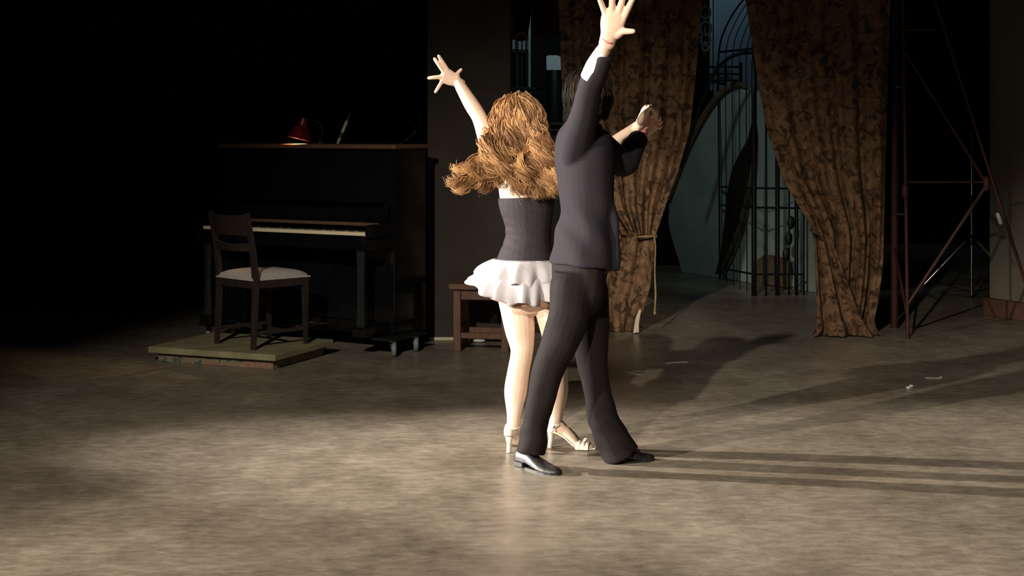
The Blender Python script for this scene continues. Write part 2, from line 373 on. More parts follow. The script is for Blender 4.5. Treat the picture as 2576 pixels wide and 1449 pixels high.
# ------------------------------------------------------------------ chair
def chair():
    near = Vector((-1.625, 9.49, PH+.001)); a = math.radians(45)
    fw = Vector((math.cos(a), math.sin(a), 0)); lf = Vector((-math.sin(a), math.cos(a), 0))   # lf: towards the far post
    W, D = .40, .41
    root = empty('dining_chair', near+fw*D/2+lf*W/2)
    def pt(x, y, z): return near+fw*x+lf*y+Vector((0, 0, z))
    side = lf
    for y in (0, W):
        MB().tube([pt(.0, y, 0), pt(.012, y, .25), pt(.015, y, .45), pt(-.01, y, .66), pt(-.05, y, .86)], [(.016, .019), (.019, .023), (.02, .024), (.018, .021), (.015, .018)], n=4, sub=5, side=(lf+fw), round=False).build('rear_leg', 'wood_dark', root, 'auto')
        MB().tube([pt(D, y, 0), pt(D-.004, y, .2), pt(D-.006, y, .425)], [(.016, .016), (.021, .021), (.026, .026)], n=4, sub=4, side=(lf+fw), round=False).build('front_leg', 'wood_dark', root, 'auto')
    def rail(name, z0, z1, xo, th=.02, bow=.035):
        mb = MB(); vs = []; fs = []; n = 12
        for i in range(n+1):
            t = i/n; y = W*t; b = -bow*math.sin(math.pi*t)
            for dx in (-th/2, th/2):
                for z, x in ((z0, xo[0]), (z1, xo[1])):
                    dip = -.012*math.sin(math.pi*t) if z == z1 else 0
                    vs.append(pt(x+b+dx, y, z+dip))
        for i in range(n):
            k = i*4; q = k+4
            fs += [(k, k+1, q+1, q), (k+2, q+2, q+3, k+3), (k+1, k+3, q+3, q+1), (k, q, q+2, k+2)]
        fs += [(0, 2, 3, 1), (n*4, n*4+1, n*4+3, n*4+2)]
        mb.add(vs, fs); mb.build(name, 'wood_dark', root, 'auto')
    rail('top_rail', .715, .853, (-.012, -.047)); rail('back_slat', .615, .672, (.0, -.006))
    for y in (0, W): MB().box(pt(D/2, y, .405), (D-.03, .02, .05), a, .003).build('apron', 'wood_dark', root)
    for x in (.012, D-.005): MB().box(pt(x, W/2, .405), (.02, W-.03, .05), a, .003).build('apron', 'wood_dark', root)
    for y in (0, W): MB().box(pt(D/2, y, .10), (D-.03, .016, .026), a, .003).build('stretcher', 'wood_dark', root)
    MB().box(pt(D/2, W/2, .105), (.016, W-.02, .026), a, .003).build('stretcher', 'wood_dark', root)
    # padded seat
    vs = []; fs = []; n = 18
    for i in range(n+1):
        for k in range(n+1):
            u, v = i/n*2-1, k/n*2-1
            e = (1-abs(u)**5)*(1-abs(v)**5)
            wx = (.5+.5*u)*(D+.035)-.012+.0; wy = (W+.02)*(.5+.5*v*(1+.06*u))-.01
            vs.append(pt(wx, wy, .44+.042*max(0, e)**.5+.004*(1-u*u)))
    m = len(vs)
    for i in range(n+1):
        for k in range(n+1):
            p = vs[i*(n+1)+k]; vs.append(Vector((p.x, p.y, PH+.432)))
    for i in range(n):
        for k in range(n):
            q = (i*(n+1)+k, (i+1)*(n+1)+k, (i+1)*(n+1)+k+1, i*(n+1)+k+1); fs.append(q); fs.append(tuple(x+m for x in q[::-1]))
    for i in range(n):
        for (p, q) in ((i, i+1), (n*(n+1)+i+1, n*(n+1)+i), ((i+1)*(n+1), i*(n+1)), (i*(n+1)+n, (i+1)*(n+1)+n)):
            fs.append((p, q, q+m, p+m))
    mb = MB(); mb.add(vs, fs); mb.build('seat_cushion', 'cushion', root, 'auto')
    tag(root, 'dark wooden dining chair with a pale grey padded seat on the platform', 'chair')
chair()

# ------------------------------------------------------------------ upright piano
def piano():
    a = math.radians(30); ux = Vector((math.cos(a), -math.sin(a), 0)); uy = Vector((math.sin(a), math.cos(a), 0))   # ux: to the right end, uy: to the back
    Rf = Vector((-.779, 10.0, 0)); Wd, Dp = 1.48, .38; O = Rf-ux*Wd        # O: left front bottom
    rz = -a
    root = empty('upright_piano', O+ux*Wd/2+uy*Dp/2)
    def at(x, y, z): return O+ux*x+uy*y+Vector((0, 0, z))
    def b(name, x0, x1, y0, y1, z0, z1, m='piano', bev=.004, par=root):
        return MB().box(at((x0+x1)/2, (y0+y1)/2, (z0+z1)/2), (x1-x0, y1-y0, z1-z0), rz, bev).build(name, m, par)
    for x in (0, Wd-.035): b('side_panel', x, x+.035, 0, Dp, .12, 1.355)
    b('upper_panel', .035, Wd-.035, .02, .045, .98, 1.355)
    b('lower_panel', .035, Wd-.035, .03, .055, .20, .74)
    b('bottom_board', .035, Wd-.035, .01, Dp-.02, .12, .20)
    b('back_board', .035, Wd-.035, Dp-.03, Dp-.005, .12, 1.355)
    b('top_lid', -.025, Wd+.025, -.03, Dp+.01, 1.355, 1.385, 'piano_trim', .006)
    # keybed with cheeks, slip, keys and fallboard
    b('keybed', .0, Wd, -.28, .03, .70, .775)
    for x in (0, Wd-.05): b('key_cheek', x, x+.05, -.275, .02, .775, .865, bev=.012)
    b('key_slip', .05, Wd-.05, -.285, -.265, .745, .795)
    K = b('key_felt', .05, Wd-.05, -.262, .01, .775, .787, 'felt', .001)
    n = 52; kw = (Wd-.10)/n; wk = MB(); bk = MB()
    for i in range(n):
        x = .05+kw*(i+.5)
        wk.box(at(x, -.182, .802), (kw-.0012, .15, .026), rz, .002)
        if i % 7 not in (1, 4) and i < n-1: bk.box(at(x+kw/2, -.145, .819), (.011, .09, .014), rz, .003)
    o = wk.build('white_keys', 'ivory', root); o['kind'] = 'stuff'
    o = bk.build('black_keys', 'ebony', root); o['kind'] = 'stuff'
    fb = MB()                                        # raised fallboard, curved
    prof = [(-.10, .865), (-.06, .872), (-.02, .885), (.0, .93), (.01, .985), (.022, 1.0), (.03, .985), (.022, .92), (.01, .862), (-.10, .850)]
    fb.prism([at(.055, y, z) for y, z in prof], ux*(Wd-.11)); fb.build('fallboard', 'piano', root, 'auto')
    b('key_lid_edge', .05, Wd-.05, -.112, -.096, .846, .868, 'piano_trim', .004)
    b('music_shelf', .06, Wd-.06, -.10, .02, 1.0, 1.016, 'piano', .006)
    for x in (.08, Wd-.10): MB().tube([at(x, -.235, .70), at(x, -.238, .45), at(x, -.235, .2)], [.036, .028, .036], n=8, sub=4, round=False).build('front_leg', 'iron', root, 'auto')
    for x in (.04, Wd-.14): b('toe_block', x, x+.10, -.29, .02, .135, .20, bev=.01)
    for x in (Wd/2-.09, Wd/2, Wd/2+.09): MB().tube([at(x, .0, .155), at(x, -.07, .15), at(x, -.11, .148)], [(.014, .006), (.016, .006), (.022, .005)], n=10, sub=4, side=ux).build('pedal', 'brass', root, True)
    b('lock_plate', Wd-.22, Wd-.15, -.114, -.111, .872, .876, 'brass', .001)
    # castor frame under each end
    for xb, xe in ((-.09, -.09), (Wd-.07, Wd+.01)):
        b('dolly_bar', xb, xb+.16, -.16, Dp-.12, .104, .12, 'iron', .003)
        for y in (-.10, .16):
            k = link('caster', MB().lathe([(.0, .0), (.026, 0), (.026, .010), (0, .010)], at(xe+.045, y, .094)).mesh('caster'), 'caster', root, True)
            ax = (ux*.8+uy*.6).normalized(); ce = at(xe+.055, y, .050)
            MB().lathe([(.012, -.014), (.046, -.014), (.050, -.008), (.050, .008), (.046, .014), (.012, .014)], ce, ax, 28).build('wheel', 'rubber', k, True)
            MB().lathe([(.0, -.0165), (.030, -.0165), (.032, -.012), (.032, .012), (.030, .0165), (0, .0165)], ce, ax, 20).build('hub', 'caster', k, True)
            for sg in (-1, 1): MB().tube([at(xe+.05, y, .088)+ax*.02*sg, ce+ax*.019*sg], [(.018, .002), (.010, .002)], n=8, sub=3, side=Vector((0, 0, 1)).cross(ax), round=False).build('fork', 'caster', k, 'auto')
    tag(root, 'black upright piano with brown lid edge on castors behind the dining chair', 'piano')
    return at, Wd, Dp
pat, PW, PD = piano()

# lamp on the piano
def lamp():
    q = P(765, 345, 10.45); z = 1.385
    base = Vector((q.x, q.y, z))
    # keep it on the lid: choose the point on the lid's centre line
    root = empty('desk_lamp', base)
    bx = base+Vector((.11, .05, 0))
    MB().lathe([(.0, 0), (.062, 0), (.062, .008), (.052, .016), (.012, .02), (0, .02)], bx, n=28).build('lamp_base', 'lamp_black', root, True)
    MB().tube([bx+Vector((0, 0, .016)), bx+Vector((.012, 0, .09)), bx+Vector((-.01, 0, .145)), bx+Vector((-.06, -.02, .165)), base+Vector((.0, 0, .17))], [.0045]*5, n=8, sub=6).build('lamp_arm', 'lamp_black', root, True)
    ax = Vector((-.24, -.06, -1)).normalized(); top = base+Vector((.0, 0, .178))
    MB().lathe([(.016, 0), (.026, .004), (.032, .05), (.05, .066), (.07, .10), (.088, .148), (.086, .149), (.066, .103), (.046, .07), (.028, .054), (.022, .006)], top, ax, 32).build('lamp_shade', 'lamp_red', root, 'auto')
    cap = top+ax*.0; MB().lathe([(0, -.006), (.012, -.005), (.017, .004), (.016, .01)], cap, ax, 20).build('shade_cap', 'lamp_black', root, True)
    m = bpy.data.materials.new('bulb_glow'); m.use_nodes = True; b = m.node_tree.nodes['Principled BSDF']
    b.inputs['Emission Color'].default_value = (1, .72, .38, 1); b.inputs['Emission Strength'].default_value = 6; M['bulb'] = m
    bc = top+ax*.075; MB().ell(bc, (.022, .022, .028)).build('bulb', 'bulb', root, True)
    l = bpy.data.lights.new('lamp_light', 'SPOT'); l.energy = 40; l.color = (1, .66, .32); l.spot_size = math.radians(95); l.spot_blend = .5; l.shadow_soft_size = .02
    o = bpy.data.objects.new('lamp_light', l); COL.objects.link(o); o.location = top+ax*.108
    o.rotation_euler = ax.to_track_quat('-Z', 'Y').to_euler(); o.parent = root; o.matrix_parent_inverse = Matrix.Translation(-base)
    tag(root, 'small red desk lamp shining on top of the piano', 'lamp')
lamp()
def rod():
    a = P(850, 360, 10.33); a.z = 1.392; b = P(880, 287, 10.40)
    root = empty('jointed_rod', a); d = b-a
    def p(t): return a+d*t
    MB().tube([p(0), p(.22)], [.009, .010], n=10, sub=1).build('tip', 'rod', root, True)
    MB().tube([p(.2), p(.36)], [.012, .012], n=10, sub=1).build('collar', 'wood_dark', root, True)
    MB().tube([p(.33), p(.72)], [.012, .012], n=10, sub=1).build('shaft', 'rod', root, True)
    MB().tube([p(.70), p(.80)], [.010, .010], n=10, sub=1).build('ferrule', 'steel', root, True)
    MB().tube([p(.79), p(1)], [.008, .007], n=10, sub=1).build('end_piece', 'wood_dark', root, True)
    tag(root, 'slim grey jointed rod leaning up from the piano lid', 'rod')
rod()
o = MB().tube([pat(1.35, .2, 1.3905), pat(1.30, .36, 1.395), pat(1.38, .41, 1.48), P(1030, 305, 10.5), P(1052, 300, 10.61)], .0035, n=6, sub=8).build('lamp_cord', 'lamp_black', None, True)
tag(o, 'thin black lamp cord running from the piano top to the flat', 'cord')

# ------------------------------------------------------------------ wooden stool
def stool():
    a = math.radians(-9); ux = Vector((math.cos(a), math.sin(a), 0)); uy = Vector((-math.sin(a), math.cos(a), 0))
    O = G(1140, 884); O.z = 0; W, D = .375, .33
    root = empty('stool', O+ux*W/2+uy*D/2)
    def at(x, y, z): return O+ux*x+uy*y+Vector((0, 0, z))
    def b(name, x0, x1, y0, y1, z0, z1, bev=.004): return MB().box(at((x0+x1)/2, (y0+y1)/2, (z0+z1)/2), (x1-x0, y1-y0, z1-z0), a, bev).build(name, 'stool', root)
    t = .05
    for x in (0, W-t):
        for y in (0, D-t): b('leg', x, x+t, y, y+t, 0, .415)
    b('seat_board', -.028, W+.028, -.028, D/2-.001, .415, .455, .006); b('seat_board', -.028, W+.028, D/2+.001, D+.028, .415, .455, .006)
    for y in (.01, D-.035): b('apron', t, W-t, y, y+.025, .345, .415)
    for x in (.01, W-.035): b('apron', x, x+.025, t, D-t, .345, .415)
    for y in (.012, D-.037): b('stretcher', t, W-t, y, y+.025, .085, .125)
    for x in (.012, W-.037): b('stretcher', x, x+.025, t, D-t, .12, .16)
    tag(root, 'small reddish brown wooden stool against the dark flat', 'stool')
stool()
o = MB().ell(G(1205, 862)+Vector((0, .02, .012)), (.045, .03, .012)).build('paper_scrap', 'paper', None, True)
tag(o, 'crumpled white scrap lying under the wooden stool', 'scrap')

# ------------------------------------------------------------------ curtains
def curtain(name, rows, Y0, folds, label, parts=None, sub=90, root=None):
    """rows: (py, left px, right px, fold depth, pinch skew)"""
    rows = np.array(rows, float); ys = rows[:, 0]; nv = 120; nu = sub
    vv = np.linspace(ys[0], ys[-1], nv); vs = []; fs = []
    def ip(k): return np.interp(vv, ys, rows[:, k])
    def smooth(a):
        k = np.array([1, 2, 3, 2, 1.])/9; p = np.pad(a, 2, mode='edge'); return np.convolve(p, k, 'valid')
    xl, xr, am = smooth(ip(1)), smooth(ip(2)), smooth(ip(3))
    for j in range(nv):
        for i in range(nu+1):
            u = i/nu; ph = .9*math.sin(vv[j]*.006)
            w = am[j]*(math.sin(2*math.pi*folds*u+ph)+.45*math.sin(2*math.pi*folds*2.3*u+1.7-ph))
            x = xl[j]+(xr[j]-xl[j])*(u+.012*math.sin(2*math.pi*folds*u*1.0+1)*(1 if 0 < u < 1 else 0))
            Y = Y0+w; p = P(x, vv[j], Y0); vs.append((p.x, Y, max(p.z, .006)))
    for j in range(nv-1):
        for i in range(nu):
            k = j*(nu+1)+i; fs.append((k, k+1, k+nu+2, k+nu+1))
    mb = MB(); mb.add(vs, fs); o = mb.build(name, 'curtain', root, True, recalc=False)
    s = o.modifiers.new('thick', 'SOLIDIFY'); s.thickness = .006; s.offset = 0
    return o
# left curtain
r = empty('stage_curtain', P(1570, 835, 11.05)); r.location.z = 0
curtain('upper_drape', [(-260, 1395, 1790, .028), (0, 1405, 1766, .028), (180, 1412, 1752, .028), (330, 1420, 1736, .03), (430, 1440, 1706, .035), (520, 1490, 1672, .045), (570, 1540, 1655, .035), (592, 1560, 1647, .03)], 11.05, 5, None, root=r)
curtain('lower_drape', [(586, 1556, 1648, .03), (610, 1545, 1648, .04), (660, 1528, 1644, .022), (720, 1516, 1635, .018), (770, 1514, 1620, .02), (812, 1522, 1608, .025), (838, 1524, 1603, .03)], 11.05, 2, None, root=r)
mb = MB(); mb.prism([P(1593, 838, 10.95), P(1607, 836, 10.95), P(1607, 812, 10.95), P(1613, 780, 10.95), P(1608, 778, 10.95), P(1599, 800, 10.95)], (0, .012, 0)); o = mb.build('lining_edge', 'lining', r); o['label'] = 'pale lining edge'
mb = MB(); n = 40; pts = []
for i in range(n+1):
    t = i/n*2*math.pi; cx = 1626; pts.append(P(cx+25*math.cos(t), 590+6*math.sin(t)+4*math.cos(2*t), 11.05)+Vector((0, .09*math.sin(t)*-1, 0)))
mb.tube(pts, .008, n=6, sub=2); tb = mb.build('tie_band', 'rope', r, True)
cordpts = [P(1644, 584, 10.95), P(1649, 620, 10.95), P(1647, 680, 10.95), P(1649, 740, 10.95), P(1647, 782, 10.95)]
MB().tube(cordpts, [.006, .005, .006, .008, .007], n=6, sub=6).build('tie_cord', 'rope', tb, True)
MB().ell(P(1647, 787, 10.95), (.011, .011, .016)).build('cord_knot', 'rope', tb, True)
tag(r, 'brown patterned stage curtain tied back behind the dark suited dancer', 'curtain', 'tied back stage curtains')
# right curtain
r = empty('stage_curtain', P(2140, 845, 10.9)); r.location.z = 0
curtain('drape', [(-260, 1840, 2250, .024), (0, 1876, 2240, .024), (180, 1905, 2236, .026), (330, 1932, 2232, .03), (460, 1976, 2228, .04), (530, 2018, 2225, .04), (570, 2042, 2222, .04), (600, 2052, 2221, .04), (640, 2048, 2220, .04), (700, 2050, 2214, .04), (760, 2053, 2204, .045), (810, 2053, 2192, .05), (838, 2050, 2205, .06), (846, 2030, 2218, .07)], 10.9, 4, None, root=r)
# gathered fold in front, falling from the tie
curtain('front_fold', [(545, 2045, 2062, .01), (580, 2048, 2080, .02), (640, 2050, 2105, .025), (720, 2052, 2135, .03), (790, 2054, 2160, .03), (832, 2055, 2185, .035), (845, 2040, 2195, .04)], 10.78, 2, None, sub=50, root=r)
tb = MB().tube([P(2040, 578, 10.74), P(2056, 588, 10.70), P(2080, 612, 10.78), P(2090, 620, 10.86)], .010, n=6, sub=6).build('tie_band', 'curtain', r, True)
tag(r, 'brown patterned stage curtain tied back beside the red scaffold', 'curtain', 'tied back stage curtains')
# valance and bundle above the opening
vs = []; 
r = empty('valance', P(1428, 97, 11.4))
for i in range(7):
    x0 = 1343+i*24.3; MB().box((P(x0+12, 0, 11.4).x, 11.4+.012*(i % 2), P(0, -60, 11.4).z), (24.3/F*11.4*1.04, .03, 160*2/F*11.4/1.02), bev=.008).build('pleat', 'brown_board', r)
tag(r, 'dark brown pleated valance above the backstage opening', 'valance')
r = empty('curtain_bundle', P(1312, 95, 12.2))
MB().tube([P(1315, -260, 12.2), P(1314, -60, 12.2), P(1313, 40, 12.2), P(1310, 95, 12.2)], [(.06, .05), (.075, .05), (.07, .05), (.05, .03)], n=14, sub=6).build('bundle', 'brown_board', r, True)
MB().tube([P(1296, 96, 12.13), P(1305, 84, 12.12), P(1318, 84, 12.12), P(1326, 96, 12.13)], .012, n=8, sub=5).build('binding', 'rope', r, True)
tag(r, 'narrow brown cloth bundle hanging beside the valance', 'cloth bundle')

# ------------------------------------------------------------------ backstage: opening left of the suited dancer
def flatrect(mb, x0, x1, y0, y1, Y, d=.02, bev=.003):
    a, b = P(x0, y0, Y), P(x1, y1, Y); mb.box(((a.x+b.x)/2, Y, (a.z+b.z)/2), (abs(b.x-a.x), d, abs(a.z-b.z)), bev=bev); return mb
YW = 17.6
W1 = struct(flatrect(MB(), 1200, 1460, -150, 480, YW+.2, .05).build('window_1', 'window_dark'))
for x0, x1, y0, y1 in ((1289, 1297, 100, 124), (1304, 1323, 100, 125), (1327, 1334, 102, 125)): flatrect(MB(), x0, x1, y0, y1, YW+.1, .02).build('pane', 'blue_pale', W1)
for x0, x1, y0, y1 in ((1297, 1304, 80, 420), (1323, 1327, 80, 420), (1286, 1336, 125, 133)): flatrect(MB(), x0, x1, y0, y1, YW+.08, .05).build('mullion', 'iron', W1)
r = empty('timber_frame', P(1330, 560, 16)); r.location.z = 0
for x0, x1 in ((1329, 1335), (1311, 1315)):
    a = P(x0, -50, 16); b = P(x1, 0, 16); MB().box(((a.x+b.x)/2, 16, 1.6), (b.x-a.x, .05, 3.2), bev=.004).build('upright', 'pale' if x0 > 1320 else 'iron', r)
flatrect(MB(), 1290, 1372, 219, 226, 15.95, .04).build('crossbar', 'iron', r); flatrect(MB(), 1290, 1372, 420, 427, 15.95, .04).build('crossbar', 'iron', r)
tag(r, 'thin pale timber frame seen in the dark backstage opening', 'frame')
r = empty('stage_lantern', P(1394, 178, 15.5))
a = P(1394, 176, 15.5); mb = MB(); k = 1/F*15.5
mb.prism([a+Vector((x*k, 0, z*k)) for x, z in ((-19, 0), (19, 0), (20, 24), (16, 33), (8, 37), (-16, 37), (-20, 33))], (0, .16, 0)); mb.build('housing', 'blue_pale', r)
MB().tube([a+Vector((0, .08, -.02)), a+Vector((0, .08, -.72))], [.075, .085], n=14, sub=1).build('stem', 'iron', r, True)
MB().lathe([(0, 0), (.17, 0), (.17, .03), (.05, .06), (0, .06)], (a.x, a.y+.08, 0)).build('foot', 'iron', r, True)
MB().tube([Vector((a.x, a.y+.08, .04)), a+Vector((0, .08, -.6))], [.03, .03], n=12, sub=1).build('pole', 'iron', r, True)
tag(r, 'pale rounded lamp housing on a dark stand in the backstage opening', 'lamp')
r = empty('cabinet', G(1398, 640)); r.location = P(1398, 0, 14.6); r.location.z = 0
cx = P(1398, 0, 14.6).x
MB().box((cx, 14.6, .78), (.16, .4, 1.54), bev=.006).build('body', 'blue_pale', r)
MB().box((cx, 14.39, 1.33), (.12, .02, .22), bev=.004).build('door', 'pale', r)
for z in (1.50, 1.44): MB().box((cx, 14.385, z), (.12, .02, .03), bev=.004).build('slot', 'iron', r)
tag(r, 'pale tall cabinet behind the suited dancer shoulder', 'cabinet')

# ------------------------------------------------------------------ scenery behind the curtains
# pale rock-like flat with arched top
n0, n1 = G(1715, 686), G(2034, 734)
def onflat(px, py, off=0):
    # intersection of the pixel ray with the flat's vertical plane
    d = n1-n0; nrm = Vector((-d.y, d.x, 0)).normalized()
    ray = Vector(((px-CX)/F, 1, -(py-YH)/F)); t = (n0+nrm*off-Vector((0, 0, H))).dot(nrm)/ray.dot(nrm)
    return Vector((0, 0, H))+ray*t
nd = (n1-n0); NB = Vector((-nd.y, nd.x, 0)).normalized()
out = [(1716, 687), (1706, 650), (1692, 606), (1681, 560), (1684, 505), (1706, 440), (1735, 368), (1768, 305), (1800, 258), (1832, 229), (1864, 217), (1896, 224), (1930, 248), (1985, 310), (2040, 400), (2075, 520), (2085, 744)]
r = empty('scenery_flat', (n0+n1)/2)
mb = MB(); pts = [onflat(*q) for q in out]
for q in (pts[0], pts[-1]): q.z = .004
mb.prism(pts, NB*.05); mb.build('painted_face', 'pale', r)
rim = [onflat(x, y, -.03) for x, y in ((1684, 500), (1706, 436), (1735, 362), (1768, 298), (1800, 250), (1832, 221), (1858, 212), (1876, 220))]
MB().tube(rim, [.02, .03, .035, .035, .035, .035, .03, .012], n=8, sub=6).build('bark_rim', 'rim', r, True)
def leafpoly(seq, off): return [onflat(x, y, off) for x, y in seq]
lf = [(1800, 690), (1812, 640), (1822, 560), (1828, 490), (1840, 430), (1858, 390), (1880, 352), (1893, 300), (1897, 340), (1893, 420), (1880, 490), (1862, 560), (1840, 620), (1818, 670)]
mb = MB(); mb.prism(leafpoly(lf, -.05), NB*.04); mb.build('leaf_panel', 'leafdark', r)
MB().tube([onflat(x, y, -.06) for x, y in ((1896, 340), (1893, 420), (1880, 495), (1862, 565), (1840, 625), (1815, 678))], [.012, .02, .025, .025, .02, .015], n=8, sub=5).build('leaf_edge', 'rim', r, True)
mb = MB(); mb.prism(leafpoly([(1905, 652), (1925, 640), (1955, 645), (1985, 652), (1990, 690), (1986, 725), (1935, 716), (1900, 708)], -.03), NB*.02); mb.build('rust_patch', 'rim', r)
tag(r, 'pale green arched scenery flat behind the iron cage', 'scenery flat')
# iron cage with domed top
def cage():
    g0, g1, g2 = G(1811, 703), G(1897, 744), G(2022, 742)
    g0.z = g1.z = g2.z = 0
    root = empty('iron_cage', g1)
    def on(px, py, side):
        a, b = (g0, g1) if side == 0 else (g1, g2)
        d = b-a; nr = Vector((-d.y, d.x, 0)).normalized(); ray = Vector(((px-CX)/F, 1, -(py-YH)/F))
        t = (a-Vector((0, 0, H))).dot(nr)/ray.dot(nr); return Vector((0, 0, H))+ray*t
    S = 1/F*14
    # left leaf: bars that bend over into the dome
    left = [(1807, 5, 1811), (1825, 2.5, 1828), (1842, 2.5, 1845), (1860, 2.5, 1862), (1877, 2.5, 1879)]
    for i, (xt, wpx, xb) in enumerate(left):
        yb = 703+(744-703)*(xb-1811)/86
        p = [on(xb, yb, 0), on((xb+xt)/2, 420, 0), on(xt, 200, 0), on(xt+1, 140, 0)]; p[0].z = 0
        q = p[-1]; k = i/5
        dome = [q+Vector((.02, -.06, .17)), q+Vector((.09, -.20, .36)), q+Vector((.20-.05*k, -.42, .54)), q+Vector((.34-.12*k, -.75, .66))]
        MB().tube(p+dome, wpx*S/2, n=6, sub=5, round=False).build('bar', 'iron', root, True)
    for xt, wpx, ytop in ((1897, 13, 150), (1927, 5, 200), (1956, 11, 200), (1985, 5, 250), (2004, 9, 250), (2022, 5, 250)):
        b = on(xt, 743, 1); b.z = 0; t = on(xt, ytop, 1)
        MB().tube([b, (b+t)/2, t], wpx*S/2, n=6, sub=3, round=False).build('bar', 'iron', root, True)
        MB().tube([t, t+Vector((-.02, -.08, .2)), t+Vector((-.06, -.3, .45)), t+Vector((-.12, -.6, .58))], wpx*S/2*.7, n=6, sub=5, round=False).build('dome_bar', 'iron', root, True)
    for y0, y1, y2, wpx in ((470, 473, 475, 5), (516, 522, 524, 5), (674, 690, 690, 5), (131, 122, 122, 6)):
        bar('rail', on(1810, y0, 0), on(1897, y1, 0), wpx*S/2, 'iron', root); bar('rail', on(1897, y1, 1), on(2022, y2, 1), wpx*S/2, 'iron', root)
    for xx, yy in ((1990, 560), (1984, 600), (1978, 640)): MB().ell(on(xx, yy, 1), (.035, .02, .06)).build('ornament', 'iron', root, True)
    hoop = [(1712, 420), (1738, 340), (1768, 250), (1795, 188), (1825, 152), (1858, 136), (1897, 131)]
    MB().tube([P(x, y, 14.6-.12*i) for i, (x, y) in enumerate(hoop)], .018, n=8, sub=5).build('hoop', 'iron', root, True)
    tag(root, 'black iron cage with domed top between the two brown curtains', 'cage')
cage()
# blue lit backdrop with window bars behind
r = empty('blue_backdrop', P(1850, 300, 18.2)); r.location.z = 0
a, b = P(1795, -200, 18.2), P(2000, 660, 18.2)
MB().box(((a.x+b.x)/2, 18.2, a.z/2), (b.x-a.x, .04, a.z), bev=.004).build('panel', 'blue', r)
a = P(1790, 0, 18.1); MB().box((a.x, 18.15, 2.3), (.035, .06, 4.6), bev=.004).build('edge_post', 'pale', r)
tag(r, 'pale blue backdrop panel lit behind the iron cage', 'backdrop')
r = empty('window_rack', P(1830, 215, 17.2)); r.location.z = 0
for y in (168, 186, 202): flatrect(MB(), 1786, 1866, y-2, y+3, 17.2, .03).build('rail', 'iron', r)
for x in (1806, 1825, 1864): 
    a = P(x, 0, 17.2); MB().box((a.x, 17.2, 1.12), (.025, .03, 2.24), bev=.003).build('post', 'iron', r)
for x0, x1, y0, y1 in ((1809, 1823, 172, 183), (1828, 1842, 172, 183), (1809, 1823, 190, 199), (1828, 1842, 190, 199), (1809, 1823, 206, 214), (1788, 1803, 204, 210)): flatrect(MB(), x0, x1, y0, y1, 17.25, .01).build('pane', 'blue_pale', r)
tag(r, 'dark rack with pale blue panes above the scenery flat', 'rack')
r = empty('rope_coil', P(1775, 60, 14.2))
for cy, rr in ((32, 11), (72, 13), (100, 11), (118, 8)):
    c = P(1775, cy, 14.2); MB().tube([c+Vector((rr*S_*math.cos(t), 0, 1.3*rr*S_*math.sin(t))) for S_ in (14.2/F,) for t in np.linspace(0, 2*math.pi, 16)], .012, n=6, sub=3).build('loop', 'propgrey', r, True)
MB().tube([P(1775, -120, 14.25), P(1775, 140, 14.25)], .03, n=8, sub=1).build('hook_post', 'iron', r, True)
tag(r, 'grey rope coils hanging on a dark post beside the left curtain edge', 'rope')
r = empty('shade_panels', P(1715, 700, 16.5)); r.location.z = 0  # dark panels added to stand in for the shade beside the flat
a, b = P(1560, 0, 16.4), P(1795, 0, 16.4)
for i in range(3):
    x = a.x+(b.x-a.x)*(i+.5)/3; MB().box((x, 16.4+.05*(i % 2), .95), ((b.x-a.x)/3*.98, .03, 1.9), bev=.004).build('leaf', 'leafdark', r)
tag(r, 'dark panels standing in for the shade behind the pale scenery flat', 'shade panel')

# ------------------------------------------------------------------ red scaffold, light stand
def scaffold():
    Y = 10.71; f = G(2286, 852); root = empty('scaffold', f)
    def q(x, y, Y=Y): return P(x, y, Y)
    k = Y/F; b = q(2284, 852); b.z = 0
    bar('post', b, q(2267, -280), 9*k/2, 'scaff', root, 10)
    b2 = P(2250, 826, 11.27); b2.z = 0
    bar('post', b2, P(2250, -280, 11.27), 20*k/2, 'scaff', root, 10)
    foot = q(2624, 852); foot.z = 0
    bar('leg', foot, q(2345, 0)+(q(2345, 0)-q(2482, 462))*.6, 8*k/2, 'scaff', root, 10)
    bar('brace', q(2276, 130), q(2482, 462), 7*k/2, 'scaff', root); bar('brace', q(2284, 765), q(2482, 466), 9*k/2, 'scaff', root)
    bar('rail', q(2280, 458), q(2482, 458), 6*k/2, 'scaff', root); bar('rail', q(2272, 75), q(2352, 75), 6*k/2, 'scaff', root)
    bar('brace', q(2283, 800), P(2250, 620, 11.27), 7*k/2, 'scaff', root); bar('brace', q(2270, 240), P(2250, 90, 11.27), 6*k/2, 'scaff', root)
    bar('rail', q(2280, 540), P(2250, 538, 11.27), 5*k/2, 'steel', root); bar('rail', q(2272, 218), P(2250, 220, 11.27), 5*k/2, 'steel', root)
    for x, y in ((2482, 462), (2277, 480)): MB().tube([q(x, y-11), q(x, y+11)], [.024, .024], n=10, sub=1).build('clamp', 'scaff', root, True)
    MB().tube([q(2510, 540), q(2517, 560)], [.0145, .0145], n=10, sub=1).build('highlight_band', 'paper', root, True)  # white sleeve imitating the highlight on the sloping leg
    tag(root, 'red oxide tube scaffold beside the right curtain', 'scaffold')
scaffold()
